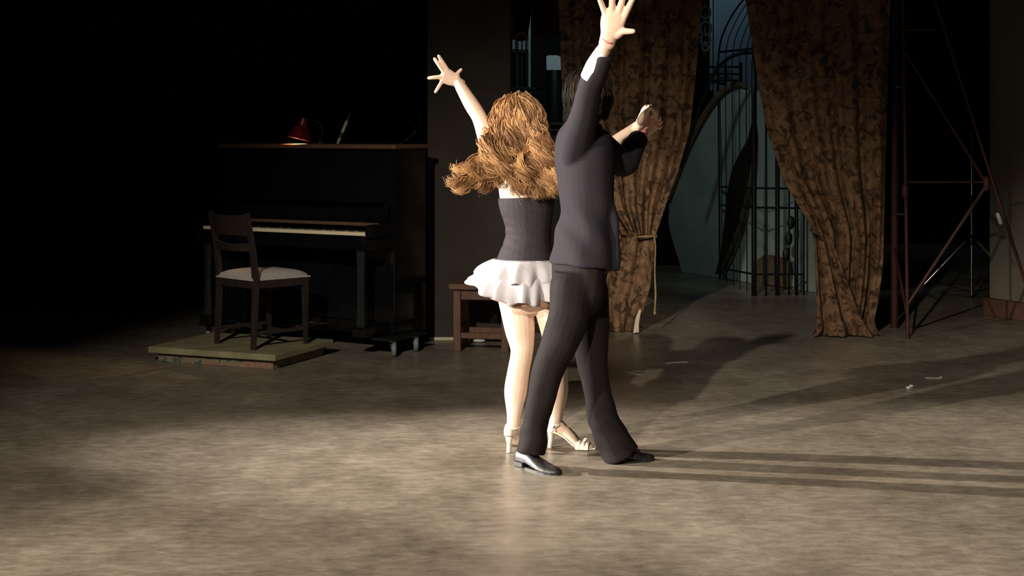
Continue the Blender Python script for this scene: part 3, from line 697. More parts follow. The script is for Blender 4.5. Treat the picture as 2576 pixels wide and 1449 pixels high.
def stand():
    Y = 13.2; c = P(2444, 0, Y); root = empty('light_stand', (c.x, Y, 0))
    def z(y): return P(0, y, Y).z
    MB().tube([(c.x, Y, z(742)), (c.x, Y, z(500))], [.012, .012], n=10, sub=1).build('lower_pole', 'steel', root, True)
    MB().tube([(c.x, Y, z(510)), (c.x, Y, z(330))], [.009, .009], n=10, sub=1).build('upper_pole', 'steel', root, True)
    MB().lathe([(0, -.04), (.03, -.04), (.035, -.02), (.035, .03), (.02, .04), (0, .04)], (c.x, Y, z(603))).build('collar', 'lamp_black', root, True)
    MB().lathe([(0, -.03), (.02, -.03), (.02, .03), (0, .03)], (c.x, Y, z(500))).build('clamp', 'lamp_black', root, True)
    for an in (180, -38, 60):
        d = Vector((math.cos(math.radians(an)), math.sin(math.radians(an)), 0)); h = z(607)
        MB().tube([Vector((c.x, Y, h))+d*.05, Vector((c.x, Y, .012))+d*.52], [(.012, .006), (.012, .006)], n=8, sub=1, side=Vector((0, 0, 1))).build('leg', 'steel', root, True)
        MB().tube([Vector((c.x, Y, z(735))), Vector((c.x, Y, .16))+d*.35], [.005, .005], n=6, sub=1).build('leg_strut', 'lamp_black', root, True)
    tag(root, 'silver tripod light stand in the dark behind the scaffold', 'stand')
stand()

# ------------------------------------------------------------------ floor marks
def mark(pts, wd, label, m='paper'):
    mb = MB(); a = [G(*p) for p in pts]
    for p, q in zip(a, a[1:]):
        d = (q-p).normalized(); n = Vector((-d.y, d.x, 0))*wd/2
        mb.prism([p-n+Vector((0, 0, .001)), q-n+Vector((0, 0, .001)), q+n+Vector((0, 0, .001)), p+n+Vector((0, 0, .001))], (0, 0, .002))
    tag(mb.build('tape_mark' if m == 'paper' else 'scuff_line', m), label, 'tape mark' if m == 'paper' else 'scuff', 'white marks on the stage floor')
mark([(1612, 934), (1582, 937), (1606, 943)], .03, 'white V shaped tape mark on the floor right of the suited dancer')
mark([(1676, 915), (1696, 912), (1730, 911)], .02, 'thin white tape strip on the floor below the left curtain')
mark([(2328, 951), (2364, 952), (2368, 948)], .02, 'faint hooked white tape mark at the right of the floor')
mark([(1508, 914), (1520, 913)], .015, 'tiny white tape scrap between the two dancers and the left curtain')
for x, y, lb in ((2285, 978, 'larger crumb of white paper on the right floor'), (2292, 974, 'smaller crumb of white paper touching a larger crumb')):
    g = G(x, y); tag(MB().ell(g+Vector((0, 0, .007)), (.014, .01, .008), n=8, m=5).build('paper_crumb', 'paper'), lb, 'crumb', 'paper crumbs')

# ------------------------------------------------------------------ people
def basis(f, up=(0, 0, 1)):
    f = Vector(f).normalized(); r_ = f.cross(Vector(up)).normalized(); u = r_.cross(f)
    return Matrix((r_, f, u)).transposed()          # columns: right, forward, up
def head(mb, C, f, k=1.0, up=(0, 0, 1)):
    R = basis(f, up)
    def at(x, y, z): return Vector(C)+R @ Vector((x*k, y*k, z*k))
    mb.ell(at(0, -.012, .03), (.074*k, .094*k, .085*k), R); mb.ell(at(0, .022, -.03), (.060*k, .068*k, .082*k), R)
    mb.ell(at(0, .045, -.085), (.038*k, .036*k, .026*k), R)
    mb.tube([at(0, .088, .008), at(0, .102, -.018), at(0, .108, -.034)], [.008*k, .010*k, .013*k], n=10, sub=4)
    for s in (-1, 1):
        mb.ell(at(s*.012, .098, -.036), (.008*k, .008*k, .007*k), R)
        mb.ell(at(s*.032, .076, .016), (.02*k, .012*k, .007*k), R)         # brow
        mb.ell(at(s*.036, .066, -.026), (.02*k, .018*k, .018*k), R)         # cheek
        mb.tube([at(s*.072, -.012, .012), at(s*.082, -.022, .010), at(s*.080, -.018, -.02), at(s*.072, -.006, -.038)], [(.006, .01), (.006, .012), (.006, .011), (.004, .007)], n=8, sub=4)
    for z in (-.058, -.068): mb.tube([at(-.02, .080, z), at(0, .090, z), at(.02, .080, z)], [.004*k, .007*k, .004*k], n=8, sub=4)
    return at
def face_parts(at, k, parent):
    for s in (-1, 1): MB().ell(at(s*.031, .078, -.002), (.0115*k, .0115*k, .009*k)).build('eye', 'eye', parent, True)
    MB().tube([at(-.021, .084, -.0635), at(0, .095, -.063), at(.021, .084, -.0635)], [.002, .0045, .002], n=8, sub=4).build('lips', 'lip', parent, True)
def hand(mb, W, Fd, Sd, k=1.0, spread=(14, 3, -8, -20), curl=(12, 10, 12, 14), thumb=(48, 12), lens=(.072, .080, .074, .058), palm_n=None, rf=.0088, tl=1.0):
    """W wrist, Fd finger direction, Sd direction of the thumb side; curl bends towards the palm direction palm_n"""
    Fd = Vector(Fd).normalized(); Sd = Vector(Sd); Sd = (Sd-Fd*Sd.dot(Fd)).normalized(); Nn = Vector(palm_n).normalized(); Nn = (Nn-Fd*Nn.dot(Fd)-Sd*Nn.dot(Sd)).normalized()
    W = Vector(W)
    mb.tube([W-Fd*.02*k, W+Fd*.012*k, W+Fd*.045*k, W+Fd*.082*k, W+Fd*.092*k], [(.027*k, .019*k), (.029*k, .019*k), (.039*k, .0175*k), (.042*k, .0145*k), (.036*k, .011*k)], n=16, sub=4, side=Sd)
    def rotv(v, ax, deg): return Matrix.Rotation(math.radians(deg), 3, ax) @ v
    for i in range(4):
        off = (.031, .0105, -.0105, -.030)[i]*k; base = W+Fd*((.083, .088, .085, .077)[i]*k)+Sd*off
        ang = math.radians(spread[i]); d = Fd*math.cos(ang)+Sd*math.sin(ang); ax = d.cross(Nn).normalized()
        pts = [base-d*.02*k, base]; p = base.copy(); c = curl[i] if isinstance(curl[i], (tuple, list)) else (curl[i],)*3
        for j, fr in enumerate((.45, .30, .25)):
            d = rotv(d, ax, c[j]); p = p+d*lens[i]*k*fr; pts.append(p.copy())
        r0 = rf*k*(1 if i < 3 else .88)
        mb.tube(pts, [r0*1.2, r0*1.25, r0*1.15, r0*1.08, r0*.95], n=10, sub=4)
    t0 = W+Fd*.022*k+Sd*.024*k; a = math.radians(thumb[0]); d = Fd*math.cos(a)+Sd*math.sin(a)+Nn*.25; d.normalize()
    m1 = t0+d*.036*k*tl; d2 = rotv(d, Fd.cross(Sd).normalized(), -thumb[1]); m2 = m1+d2*.032*k*tl; m3 = m2+d2*.026*k*tl
    mb.tube([t0, m1, m2, m3], [.018*k, .0155*k*(.5+.5*tl), .0130*k*(.5+.5*tl), .0108*k*(.5+.5*tl)], n=10, sub=5)

def foldnoise(co, sc, amp, st=(1, 1, 1)):
    x, y, z = co[:, 0]*sc*st[0], co[:, 1]*sc*st[1], co[:, 2]*sc*st[2]
    return amp*(np.sin(x*1.3+2.1*np.sin(z*.7+y))+np.sin(z*1.1+1.7*np.sin(x*.9-y*.6)+1)+.6*np.sin(2.3*z+1.9*x+y*1.4))/2.6

def strands(name, m, parent, ctrl, tint, ph, pl, am, r0, wl, K=30, cap=None, cap_t=.15, g0=2.2, seed=1):
    """ctrl (S, C, 3): thin tapering hairs following their control points in waves; cap: mesh below them"""
    rg = np.random.default_rng(seed); ctrl = np.asarray(ctrl, float); S, C, _ = ctrl.shape
    q = np.concatenate([2*ctrl[:, :1]-ctrl[:, 1:2], ctrl, 2*ctrl[:, -1:]-ctrl[:, -2:-1]], 1)
    u = np.linspace(0, C-1-1e-6, K); i = u.astype(int); t = (u-i)[None, :, None]
    p0, p1, p2, p3 = (q[:, i+k] for k in range(4))
    X = .5*((2*p1)+(-p0+p2)*t+(2*p0-5*p1+4*p2-p3)*t*t+(-p0+3*p1-3*p2+p3)*t**3)
    def frames(X):
        T = np.gradient(X, axis=1); T /= np.linalg.norm(T, axis=2, keepdims=True)+1e-9
        U = np.cross(T, np.array([0., 1., .05])); U /= np.linalg.norm(U, axis=2, keepdims=True)+1e-9
        return T, U, np.cross(T, U)
    T, U, V = frames(X)
    Ls = np.concatenate([np.zeros((S, 1)), np.cumsum(np.linalg.norm(np.diff(X, axis=1), axis=2), 1)], 1)
    tt = np.linspace(0, 1, K)[None]; g = np.minimum(1, tt*g0); a = 2*np.pi*Ls/(wl*pl[:, None])+ph[:, None]
    X = X+U*(am[:, None]*g*np.sin(a))[..., None]+V*(am[:, None]*.7*g*np.cos(a))[..., None]
    T, U, V = frames(X)
    r = r0*rg.uniform(.7, 1.3, (S, 1))*(1-.8*np.clip((tt-.45)/.55, 0, 1)**1.5)
    n = 3; th = np.arange(n)*2*np.pi/n
    W = X[:, :, None]+r[:, :, None, None]*(np.cos(th)[None, None, :, None]*U[:, :, None]+np.sin(th)[None, None, :, None]*V[:, :, None])
    verts = W.reshape(-1, 3); tv = np.repeat(tint, K*n)
    s_, k_, j_ = np.meshgrid(np.arange(S), np.arange(K-1), np.arange(n), indexing='ij'); b = (s_*K+k_)*n
    j2 = (j_+1) % n; quads = np.stack([b+j_, b+j2, b+n+j2, b+n+j_], -1).reshape(-1, 4)
    nv = len(verts); loops = [quads.ravel()]; tot = [np.full(len(quads), 4)]
    if cap:
        cv = np.array([tuple(v) for v in cap.v]); verts = np.concatenate([verts, cv]); tv = np.concatenate([tv, np.full(len(cv), cap_t)])
        loops.append(np.array([x+nv for f_ in cap.f for x in f_])); tot.append(np.array([len(f_) for f_ in cap.f]))
    loops = np.concatenate(loops).astype(np.int32); tot = np.concatenate(tot).astype(np.int32); st = np.concatenate([[0], np.cumsum(tot)[:-1]]).astype(np.int32)
    me = bpy.data.meshes.new(name); me.vertices.add(len(verts)); me.vertices.foreach_set('co', verts.astype(np.float32).ravel())
    me.loops.add(len(loops)); me.loops.foreach_set('vertex_index', loops); me.polygons.add(len(tot)); me.polygons.foreach_set('loop_start', st)
    me.update(calc_edges=True); me.validate()
    at_ = me.attributes.new('tint', 'FLOAT', 'POINT'); at_.data.foreach_set('value', tv.astype(np.float32))
    return link(name, me, m, parent, True)
def clumped(guides, per, spread, rnd, tj=.12):
    ctrl, tint, ph, pl, am = [], [], [], [], []
    C = max(len(g[0]) for g in guides)+3
    for pts, tn in guides:
        pts = np.array(catmull(pts, 14)); dl = np.concatenate([[0], np.cumsum(np.linalg.norm(np.diff(pts, axis=0), axis=1))]); pts = np.stack([np.interp(np.linspace(0, dl[-1], C), dl, pts[:, k]) for k in range(3)], 1)
        P_, L_, A_ = rnd.uniform(0, 6.28), rnd.uniform(.75, 1.4), rnd.uniform(.55, 1.4)
        for q in range(per):
            o1 = np.array([rnd.gauss(0, spread), rnd.gauss(0, spread*.5), rnd.gauss(0, spread*.7)]); g = np.linspace(0, 1, C)[:, None]
            o2 = np.array([rnd.gauss(0, spread*.6), rnd.gauss(0, spread*.3), rnd.gauss(0, spread*.6)])
            v = pts+o1*(1-.45*g)+o2*g**2
            cut = rnd.uniform(.82, 1.0); v[-1] = v[-2]+(v[-1]-v[-2])*cut
            ctrl.append(v); tint.append(min(1, max(0, tn+rnd.gauss(0, tj)))); ph.append(P_+rnd.gauss(0, .22)); pl.append(L_); am.append(A_*rnd.uniform(.8, 1.25))
    return np.array(ctrl), np.array(tint), np.array(ph), np.array(pl), np.array(am)

def shoe_upper(mb, heel, toe, wid=.044, hh=.078, lift=.022):
    """closed shoe from heel to toe point on the floor"""
    h = Vector(heel); d = Vector(toe)-h; L_ = d.length; d.normalize(); s = Vector((d.y, -d.x, 0))
    prof = [(.0, .010, .020, .45), (.02, .026, hh*.62, .6), (.09, .033, hh*.68, .62), (.2, .034, hh*.66, .6), (.34, .034, hh*.60, .5), (.48, .039, hh*.50, .3), (.62, wid, hh*.42, .1), (.76, wid, hh*.36, 0), (.88, wid*.86, hh*.31, 0), (.96, wid*.58, hh*.25, 0), (1.0, wid*.2, hh*.16, 0)]
    vs = []; n = 16; fs = []
    for t, wv, top, up in prof:
        zb = lift*min(1, up*1.9)+.006
        for k in range(n):
            th = 2*math.pi*k/n; cx = math.cos(th); sz = math.sin(th)
            zz = zb+(top if sz > 0 else 0)*sz if sz > 0 else zb+.004*sz
            xx = wv*(abs(cx)**.7)*(1 if cx > 0 else -1)
            vs.append(h+d*(t*L_)+s*xx+Vector((0, 0, zz)))
    for i in range(len(prof)-1):
        for k in range(n):
            k2 = (k+1) % n; fs.append((i*n+k, i*n+k2, (i+1)*n+k2, (i+1)*n+k))
    fs += [tuple(range(n))[::-1], tuple((len(prof)-1)*n+k for k in range(n))]
    mb.add(vs, fs)
    return h, d, s, L_

# ---------------------------------------------------------------- the man in the dark suit
def man():
    ha = math.radians(25); f = Vector((math.cos(ha), math.sin(ha), 0)); rt = Vector((math.sin(ha), -math.cos(ha), 0))
    Yc = 6.68
    root = empty('person', (P(1450, 0, 6.68).x, 6.68, 0))
    def c(px, py, dy=0): return P(px, py, Yc+dy)
    # joints
    shR, elR, wrR = P(1462, 345, 6.53), P(1482, 218, 6.34), P(1530, 97, 6.20)
    shL, elL, wrL = P(1478, 348, 6.80), P(1568, 412, 6.90), P(1614, 336, 7.07)
    hipR, knR, anR = P(1440, 712, 6.62), P(1395, 893, 6.57), P(1336, 1120, 6.63)
    hipL, knL, anL = P(1470, 712, 6.76), P(1495, 915, 6.74), P(1552, 1118, 6.77)
    body = MB()
    tor = [(1470, 318, .05, .05), (1470, 350, .14, .075), (1472, 410, .15, .09), (1477, 490, .135, .085), (1473, 570, .13, .085), (1464, 650, .125, .080), (1458, 705, .11, .07)]
    body.tube([c(x, y) for x, y, a, b in tor], [(a, b) for x, y, a, b in tor], n=20, sub=4, side=rt)
    hc = P(1484, 256, 6.69); hf = Vector((math.cos(math.radians(58)), math.sin(math.radians(58)), -.05)); at = head(body, hc, hf, 1.0)
    body.tube([at(0, -.02, -.05), at(0, -.03, -.11), c(1470, 330)], [.052, .053, .06], n=14, sub=4)
    for a, b, e in ((shR, elR, wrR), (shL, elL, wrL)):
        body.tube([a, a+(b-a)*.5, b, b+(e-b)*.4, e], [.046, .043, .037, .034, .026], n=14, sub=5)
    body.tube([hipR, knR, P(1366, 985, 6.59), P(1349, 1060, 6.61), anR], [.06, .05, .046, .038, .034], n=14, sub=5)
    body.tube([hipL, knL, P(1503, 990, 6.75), P(1520, 1055, 6.76), P(1540, 1112, 6.77)], [.06, .05, .046, .038, .034], n=14, sub=5)
    # raised right hand, palm towards us
    hand(body, wrR, P(1545, 42, 6.17)-wrR, Vector((1, -.1, -.1)), 1.25, spread=(10, 1, -12, -34), curl=((6, 10, 8), (4, 8, 8), (5, 8, 8), (4, 8, 8)), thumb=(46, -24), palm_n=(0, -1, .1), rf=.0098, tl=.62)
    # left hand supporting the partner's hand
    hand(body, wrL, P(1655, 296, 7.12)-wrL, Vector((-.5, -.2, .8)), .98, spread=(8, 3, -3, -9), curl=((48, 58, 40), (50, 60, 40), (52, 60, 40), (54, 60, 40)), thumb=(36, 5), palm_n=(-.6, -.5, .6))
    o = body.fuse('body', 'skin_man', root, .0038, 3)
    face_parts(at, 1.0, root)
    # jacket
    j = MB()
    tor = [(1472, 306, .055, .060), (1468, 322, .115, .085), (1467, 342, .158, .108), (1469, 400, .172, .122), (1474, 470, .156, .116), (1475, 540, .146, .110), (1469, 600, .156, .118), (1464, 650, .174, .130), (1463, 666, .178, .133)]
    j.tube([c(x, y) for x, y, a, b in tor], [(a, b) for x, y, a, b in tor], n=28, sub=5, side=rt, round=False)
    j.tube([c(1468, 420), c(1512, 560, -.02), c(1516, 668, -.02), c(1516, 676, -.02)], [(.10, .05), (.10, .04), (.10, .036), (.10, .036)], n=16, sub=5, side=(rt*.6+f*.2), round=False)   # front skirt of the jacket, hanging longer
    ed = wrR-elR; sh = Vector((.010, 0, 0))
    j.tube([c(1474, 460), shR+Vector((-.02, .09, -.10)), shR+Vector((-.012, .02, -.01)), shR+(elR-shR)*.5, elR+sh*.4, elR+ed*.2+sh*.6, elR+ed*.36+sh], [.03, .062, .072, .060, .052, .049, .046], n=20, sub=5, round=False)
    j.tube([elR+ed*.1+sh*1.4, elR+ed*.4+sh*1.3+Vector((0, -.01, 0)), elR+ed*.66+sh*1.2+Vector((0, -.012, 0))], [.040, .038, .035], n=20, sub=5, round=False)
    j.tube([shL+Vector((-.03, -.02, -.03)), shL, shL+(elL-shL)*.5, elL, elL+(wrL-elL)*.45, elL+(wrL-elL)*.86], [.085, .08, .068, .062, .054, .046], n=20, sub=5, round=False)
    def disp(co):
        d = foldnoise(co, 15, .0035, (1, 1, .5))
        z = co[:, 2]; d += .006*np.sin(38*(co[:, 0]+.8*z))*np.exp(-((z-1.05)/.14)**2)
        return d
    jk = j.fuse('jacket', 'jacket', root, .006, 18, .5, disp)
    # collar
    col = MB(); pts = [at(-.055, .02, -.132), at(-.062, -.03, -.118), at(0, -.086, -.108), at(.062, -.03, -.118), at(.055, .02, -.132)]
    col.tube(pts, [(.006, .022)]*5, n=10, sub=5, side=None).build('collar', 'jacket', jk, True)
    # shirt cuff showing at the raised wrist
    cu = MB(); a = elR+(wrR-elR)*.22; b = elR+(wrR-elR)*.76
    off = Vector((-.017, -.004, -.004))
    cu.tube([a+off*1.2, (a+b)/2+off, b+off*.2], [.034, .033, .029], n=20, sub=4, round=False).build('shirt_cuff', 'shirt', root, 'auto')
    for (e, wv) in ((elR, wrR), (elL, wrL)):
        d = (wv-e).normalized(); cc = wv-d*.002; U = d.orthogonal().normalized(); V = d.cross(U)
        MB().tube([cc+U*.0275*math.cos(t)+V*.0275*math.sin(t) for t in np.linspace(0, 2*math.pi, 22)], .0045, n=6, sub=1).build('wristband', 'band', root, True)
    # trousers
    t = MB()
    hip = [(1463, 640, .152, .110), (1458, 680, .156, .114), (1455, 735, .150, .108)]
    t.tube([c(x, y) for x, y, a, b in hip], [(a, b) for x, y, a, b in hip], n=20, sub=5, side=rt)
    R_ = [(1446, 690, 6.63, .095), (1441, 725, 6.62, .105), (1432, 790, 6.60, .092), (1412, 855, 6.58, .081), (1388, 910, 6.57, .072), (1366, 985, 6.59, .064), (1349, 1060, 6.61, .060), (1340, 1110, 6.62, .064), (1336, 1140, 6.62, .067)]
    t.tube([P(x, y, Y) for x, y, Y, r_ in R_], [r_ for *_, r_ in R_], n=20, sub=5, round=False)
    L2 = [(1472, 690, 6.75, .09), (1474, 725, 6.76, .10), (1484, 800, 6.76, .086), (1489, 870, 6.75, .074), (1493, 930, 6.75, .069), (1503, 990, 6.75, .064), (1520, 1055, 6.76, .068), (1545, 1110, 6.77, .080), (1562, 1146, 6.775, .086)]
    t.tube([P(x, y, Y) for x, y, Y, r_ in L2], [(r_*1.0, r_*.92) for *_, r_ in L2], n=20, sub=5, round=False, side=(1, 0, 0))
    def disp2(co):
        z = co[:, 2]; return foldnoise(co, 19, .007, (1, 1, .6))+foldnoise(co, 40, .005, (.6, .6, 1))*np.clip((.42-z)/.3, 0, 1)
    t.fuse('trousers', 'trouser', root, .006, 8, .5, disp2)
    # shoes
    for hl, to in (((.022, 6.705, 0), (.207, 6.508, 0)), ((.425, 6.742, 0), (.64, 6.815, 0))):
        mb = MB(); h, d, s, L_ = shoe_upper(mb, hl, to); o = mb.fuse('shoe', 'leather', root, .004, 3)
        rz = math.atan2(d.y, d.x)
        MB().box(h+d*.032+Vector((0, 0, .013)), (.056, .052, .026), rz, .004).build('heel_block', 'leather', o)
        pr = [h+d*(L_*tt)+s*ww+Vector((0, 0, .0)) for tt, ww in ((.30, .030), (.45, .036), (.62, .042), (.78, .041), (.9, .034), (.99, .014), (.99, -.014), (.9, -.034), (.78, -.041), (.62, -.042), (.45, -.036), (.30, -.030))]
        MB().prism(pr, (0, 0, .008)).build('sole', 'leather', o)
        MB().tube([h+d*(L_*.38)+s*.02+Vector((0, 0, .066)), h+d*(L_*.42)+Vector((0, 0, .07)), h+d*(L_*.38)-s*.02+Vector((0, 0, .066))], .004, n=6, sub=4).build('lace', 'leather', o, True)
    # hair: cap plus locks
    rnd = random.Random(3); hb = MB()
    cap = MB(); R3 = basis(f)
    R3 = basis(hf); cap.ell(at(0, -.022, .035), (.092, .104, .098), R3); cap.ell(at(0, -.05, -.045), (.086, .066, .085), R3)
    roots = []
    for i in range(430):
        th = rnd.uniform(-2.75, 2.75); ph = rnd.uniform(.0, .75)
        def sp(el, az, k): return at(.098*k*math.cos(el)*math.sin(az), -.02-.109*k*math.cos(el)*math.cos(az), .035+.103*k*math.sin(el))
        if abs(th) > 2.0: e1 = rnd.uniform(.25, .55); tail = False
        else: e1 = -.2; tail = True
        crown = sp(1.35, th*.6, 1.0); mid = sp(.75, th, 1.03); low = sp(e1, th, 1.03); pts = [crown, mid, low]
        if tail:
            q = sp(-.55, th, 1.06); pts += [q, q+Vector((0, 0, -.05*rnd.uniform(.5, 1.3)))-f*.01]
        roots.append((pts, rnd.random()))
    ctrl, tint, ph, pl, am = clumped(roots, 8, .006, rnd)
    strands('hair', 'hair_m', root, ctrl, tint, ph, pl, am*.003, .0022, .12, 20, cap, .25)
    tag(root, 'dancer in a dark suit with right arm raised, stepping to the right', 'person')
man()

# ---------------------------------------------------------------- the woman with the long curly hair
def woman():
    ha = math.radians(65); f = Vector((math.cos(ha), math.sin(ha), 0)); rt = Vector((math.sin(ha), -math.cos(ha), 0))
    Yc = 7.02
    root = empty('person', (P(1325, 0, Yc).x, Yc, 0))
    def c(px, py, dy=0): return P(px, py, Yc+dy)
    shL, elL, wrL = P(1243, 398, 7.06), P(1207, 298, 7.16), P(1153, 208, 7.25)
    shR, elR, wrR = P(1396, 398, 6.97), P(1492, 398, 7.09), P(1607, 315, 7.05)
    hipL, knL, anL = P(1290, 715, 7.04), P(1313, 893, 7.02), P(1291, 1076, 7.0)
    hipR, knR, anR = P(1366, 715, 7.0), P(1388, 893, 7.02), P(1396, 1072, 7.06)
    body = MB()
    tor = [(1318, 372, .05, .05), (1318, 392, .125, .058), (1320, 425, .142, .080), (1324, 475, .136, .090), (1327, 520, .128, .090), (1328, 590, .103, .078), (1325, 640, .128, .096), (1323, 690, .150, .112), (1325, 738, .146, .108)]
    body.tube([c(x, y) for x, y, a, b in tor], [(a, b) for x, y, a, b in tor], n=24, sub=4, side=rt)
    hc = P(1313, 316, 7.02); at = head(body, hc, f+Vector((.25, -.1, 0)), .95)
    body.tube([at(0, -.02, -.05), at(0, -.03, -.11), c(1318, 395)], [.046, .046, .055], n=14, sub=4)
    body.tube([c(1318, 440)+(shL-c(1318, 440))*.75, shL, shL+(elL-shL)*.5, elL, elL+(wrL-elL)*.4, wrL], [.062, .052, .044, .037, .036, .026], n=16, sub=5)
    body.tube([c(1318, 440)+(shR-c(1318, 440))*.75, shR, shR+(elR-shR)*.5, elR, elR+(wrR-elR)*.4, wrR], [.062, .052, .044, .036, .034, .0235], n=16, sub=5)
    body.tube([hipL+Vector((0, 0, .04)), P(1299, 765, 7.04), P(1308, 830, 7.03), knL+Vector((0, 0, .02)), P(1305, 930, 7.03), P(1297, 985, 7.035), P(1293, 1040, 7.01), anL], [.095, .080, .070, .053, .051, .053, .034, .029], n=20, sub=5)
    body.tube([hipR+Vector((0, 0, .04)), P(1385, 765, 7.0), P(1396, 830, 7.01), P(1399, 882, 7.02), P(1400, 930, 7.03), P(1401, 985, 7.045), P(1400, 1035, 7.06), anR], [.09, .081, .068, .053, .051, .053, .034, .029], n=20, sub=5)
    # feet on high heels
    feet = []
    for an, hl, toe in ((anL, G(1279, 1139), None), (anR, G(1381, 1126), G(1474, 1130))):
        h = Vector((hl.x, hl.y, 0))
        if toe is None: d = Vector((.30, .95, 0)).normalized(); L_ = .215
        else: d = (toe-hl); L_ = .215; d.normalize()
        s = Vector((d.y, -d.x, 0)); hz = .078
        hp = h+d*.02+Vector((0, 0, hz+.018)); ball = h+d*(L_*.68)+Vector((0, 0, .020)); tp = h+d*(L_*.95)+Vector((0, 0, .013))
        body.tube([hp, h+d*(L_*.30)+Vector((0, 0, hz*.82+.022)), h+d*(L_*.5)+Vector((0, 0, hz*.42+.022)), ball, h+d*(L_*.85)+Vector((0, 0, .015)), tp], [(.026, .022), (.028, .028), (.033, .025), (.038, .017), (.034, .012), (.02, .007)], n=16, sub=5, side=s)
        body.tube([an, hp+d*.02+Vector((0, 0, .012)), h+d*(L_*.33)+Vector((0, 0, hz*.8+.02))], [.029, .031, .028], n=14, sub=5)
        feet.append((h, d, s, L_, hz, an))
    # raised left hand, fingers fanned
    Fd = P(1122, 191, 7.25)-wrL; up = Vector((.49, 0, .87))
    hand(body, wrL, Fd, up, .92, spread=(30, 26, -34, -86), curl=((0, -4, -4), (2, 4, 4), (4, 6, 6), (4, 8, 8)), thumb=(74, -30), lens=(.084, .090, .076, .072), palm_n=(0, 1, 0), rf=.0098, tl=.5)
    # right hand laid over the partner's hand
    hand(body, wrR, P(1629, 260, 7.03)-wrR, Vector((-.2, -1, .1)), 1.0, spread=(10, 3, -4, -10), curl=((55, 60, 35), (58, 60, 35), (60, 60, 35), (62, 60, 35)), thumb=(28, 10), palm_n=(1, -.1, -.3), lens=(.074, .080, .074, .060), rf=.0092)
    body.fuse('body', 'skin', root, .0038, 3)
    face_parts(at, .95, root)
    # black strapless top
    tp = MB()
    tor = [(1323, 494, .139, .096), (1325, 520, .134, .096), (1328, 560, .115, .088), (1328, 592, .109, .084), (1326, 620, .118, .092), (1324, 645, .135, .104), (1323, 664, .147, .112)]
    tp.tube([c(x, y) for x, y, a, b in tor], [(a, b) for x, y, a, b in tor], n=28, sub=6, side=rt, round=False)
    def disp(co):
        z = co[:, 2]; a = np.arctan2(co[:, 1]-Yc, co[:, 0]-.07)
        return .0014*np.sin(150*z+1.5*np.sin(3*a)+2*a)*(.1+.9*np.exp(-((z-1.0)/.07)**2))*(.5+.5*np.sin(2*a+1))
    tp.fuse('strapless_top', 'top', root, .005, 4, .5, disp)
    # ruffled white mini skirt: a yoke and two tiers of flounce
    sk = empty('skirt', (P(1323, 0, Yc).x, Yc, 0)); sk.parent = root; sk.matrix_parent_inverse = Matrix.Translation(-root.location)
    bpy.data.objects.remove(sk)
    ctr = c(1323, 650)
    def tier(name, z0, z1, r0, r1, waves, lift, ph, par, seg=180, nv=14, amp=.02):
        vs = []; fs = []
        for jx in range(nv+1):
            t = jx/nv
            for i in range(seg):
                th = 2*math.pi*i/seg; cx_, sy = math.cos(th), math.sin(th)
                left = max(0, -cx_)**1.6
                bulge = math.sin(math.pi*min(1, t*.92))*.02
                ra = r0[0]+(r1[0]-r0[0])*t**.8+bulge+left*r1[2]*t**.85; rb = r0[1]+(r1[1]-r0[1])*t**.8+bulge
                wv = amp*t*(1-.65*left)*(math.sin(waves*th+ph+1.1*math.sin(3*th))+.5*math.sin(waves*1.9*th+2*ph))
                z = z0+(z1-z0)*t+left*lift*t**1.1+.010*t*(1-.5*left)*math.sin(waves*th+ph+1.3)
                p = ctr+rt*((ra+wv)*cx_)+f*((rb+wv)*sy); vs.append((p.x, p.y, z))
        for jx in range(nv):
            for i in range(seg):
                i2 = (i+1) % seg; fs.append((jx*seg+i, jx*seg+i2, (jx+1)*seg+i2, (jx+1)*seg+i))
        mb = MB(); mb.add(vs, fs); o = mb.build(name, 'tan' if name == 'underskirt' else 'white', par, True, recalc=False)
        q = o.modifiers.new('thick', 'SOLIDIFY'); q.thickness = .003
        return o
    zt = P(0, 652, Yc).z
    s1 = tier('skirt', zt, zt-.105, (.146, .112), (.195, .165, .065), 9, .035, .4, root, amp=.022)
    tier('lower_flounce', zt-.055, zt-.188, (.165, .135), (.205, .180, .085), 11, .085, 1.7, s1, amp=.026)
    tier('underskirt', zt-.03, zt-.205, (.148, .116), (.160, .140, .0), 7, .05, .9, s1, amp=.012)['label'] = 'tan underskirt edge'
    # sandals
    for h, d, s, L_, hz, an in feet:
        up = Vector((0, 0, 1)); mb = MB(); vs = []; fs = []
        prof = [(-.02, .012, hz), (.04, .024, hz), (.2, .027, hz*.90), (.36, .028, hz*.66), (.52, .031, hz*.28), (.66, .039, .004), (.8, .039, .003), (.92, .031, .003), (1.03, .012, .003)]
        for tt, ww, zz in prof:
            p = h+d*(L_*tt)
            for sg in (-1, 1):
                vs += [p+s*ww*sg+up*zz, p+s*ww*sg+up*(zz+.007)]
        for i in range(len(prof)-1):
            k = i*4; q = k+4; fs += [(k, k+2, q+2, q), (k+1, q+1, q+3, k+3), (k, q, q+1, k+1), (k+2, k+3, q+3, q+2)]
        fs += [(0, 1, 3, 2), (len(prof)*4-4, len(prof)*4-2, len(prof)*4-1, len(prof)*4-3)]
        mb.add(vs, fs); o = mb.build('sandal', 'sandal', root, 'auto')
        MB().tube([h+d*.012+up*(hz+.002), h+d*.010+up*(hz*.5), h+d*.004+up*.0005], [(.022, .02), (.011, .012), (.011, .012)], n=12, sub=5, side=s, round=False).build('heel', 'sandal', o, 'auto')
        def strap(name, pts, wd=.0055, th=.0022): MB().tube(pts, [(th, wd)]*len(pts), n=8, sub=5, side=None).build(name, 'sandal', o, True)
        q = h+d*(L_*.72)
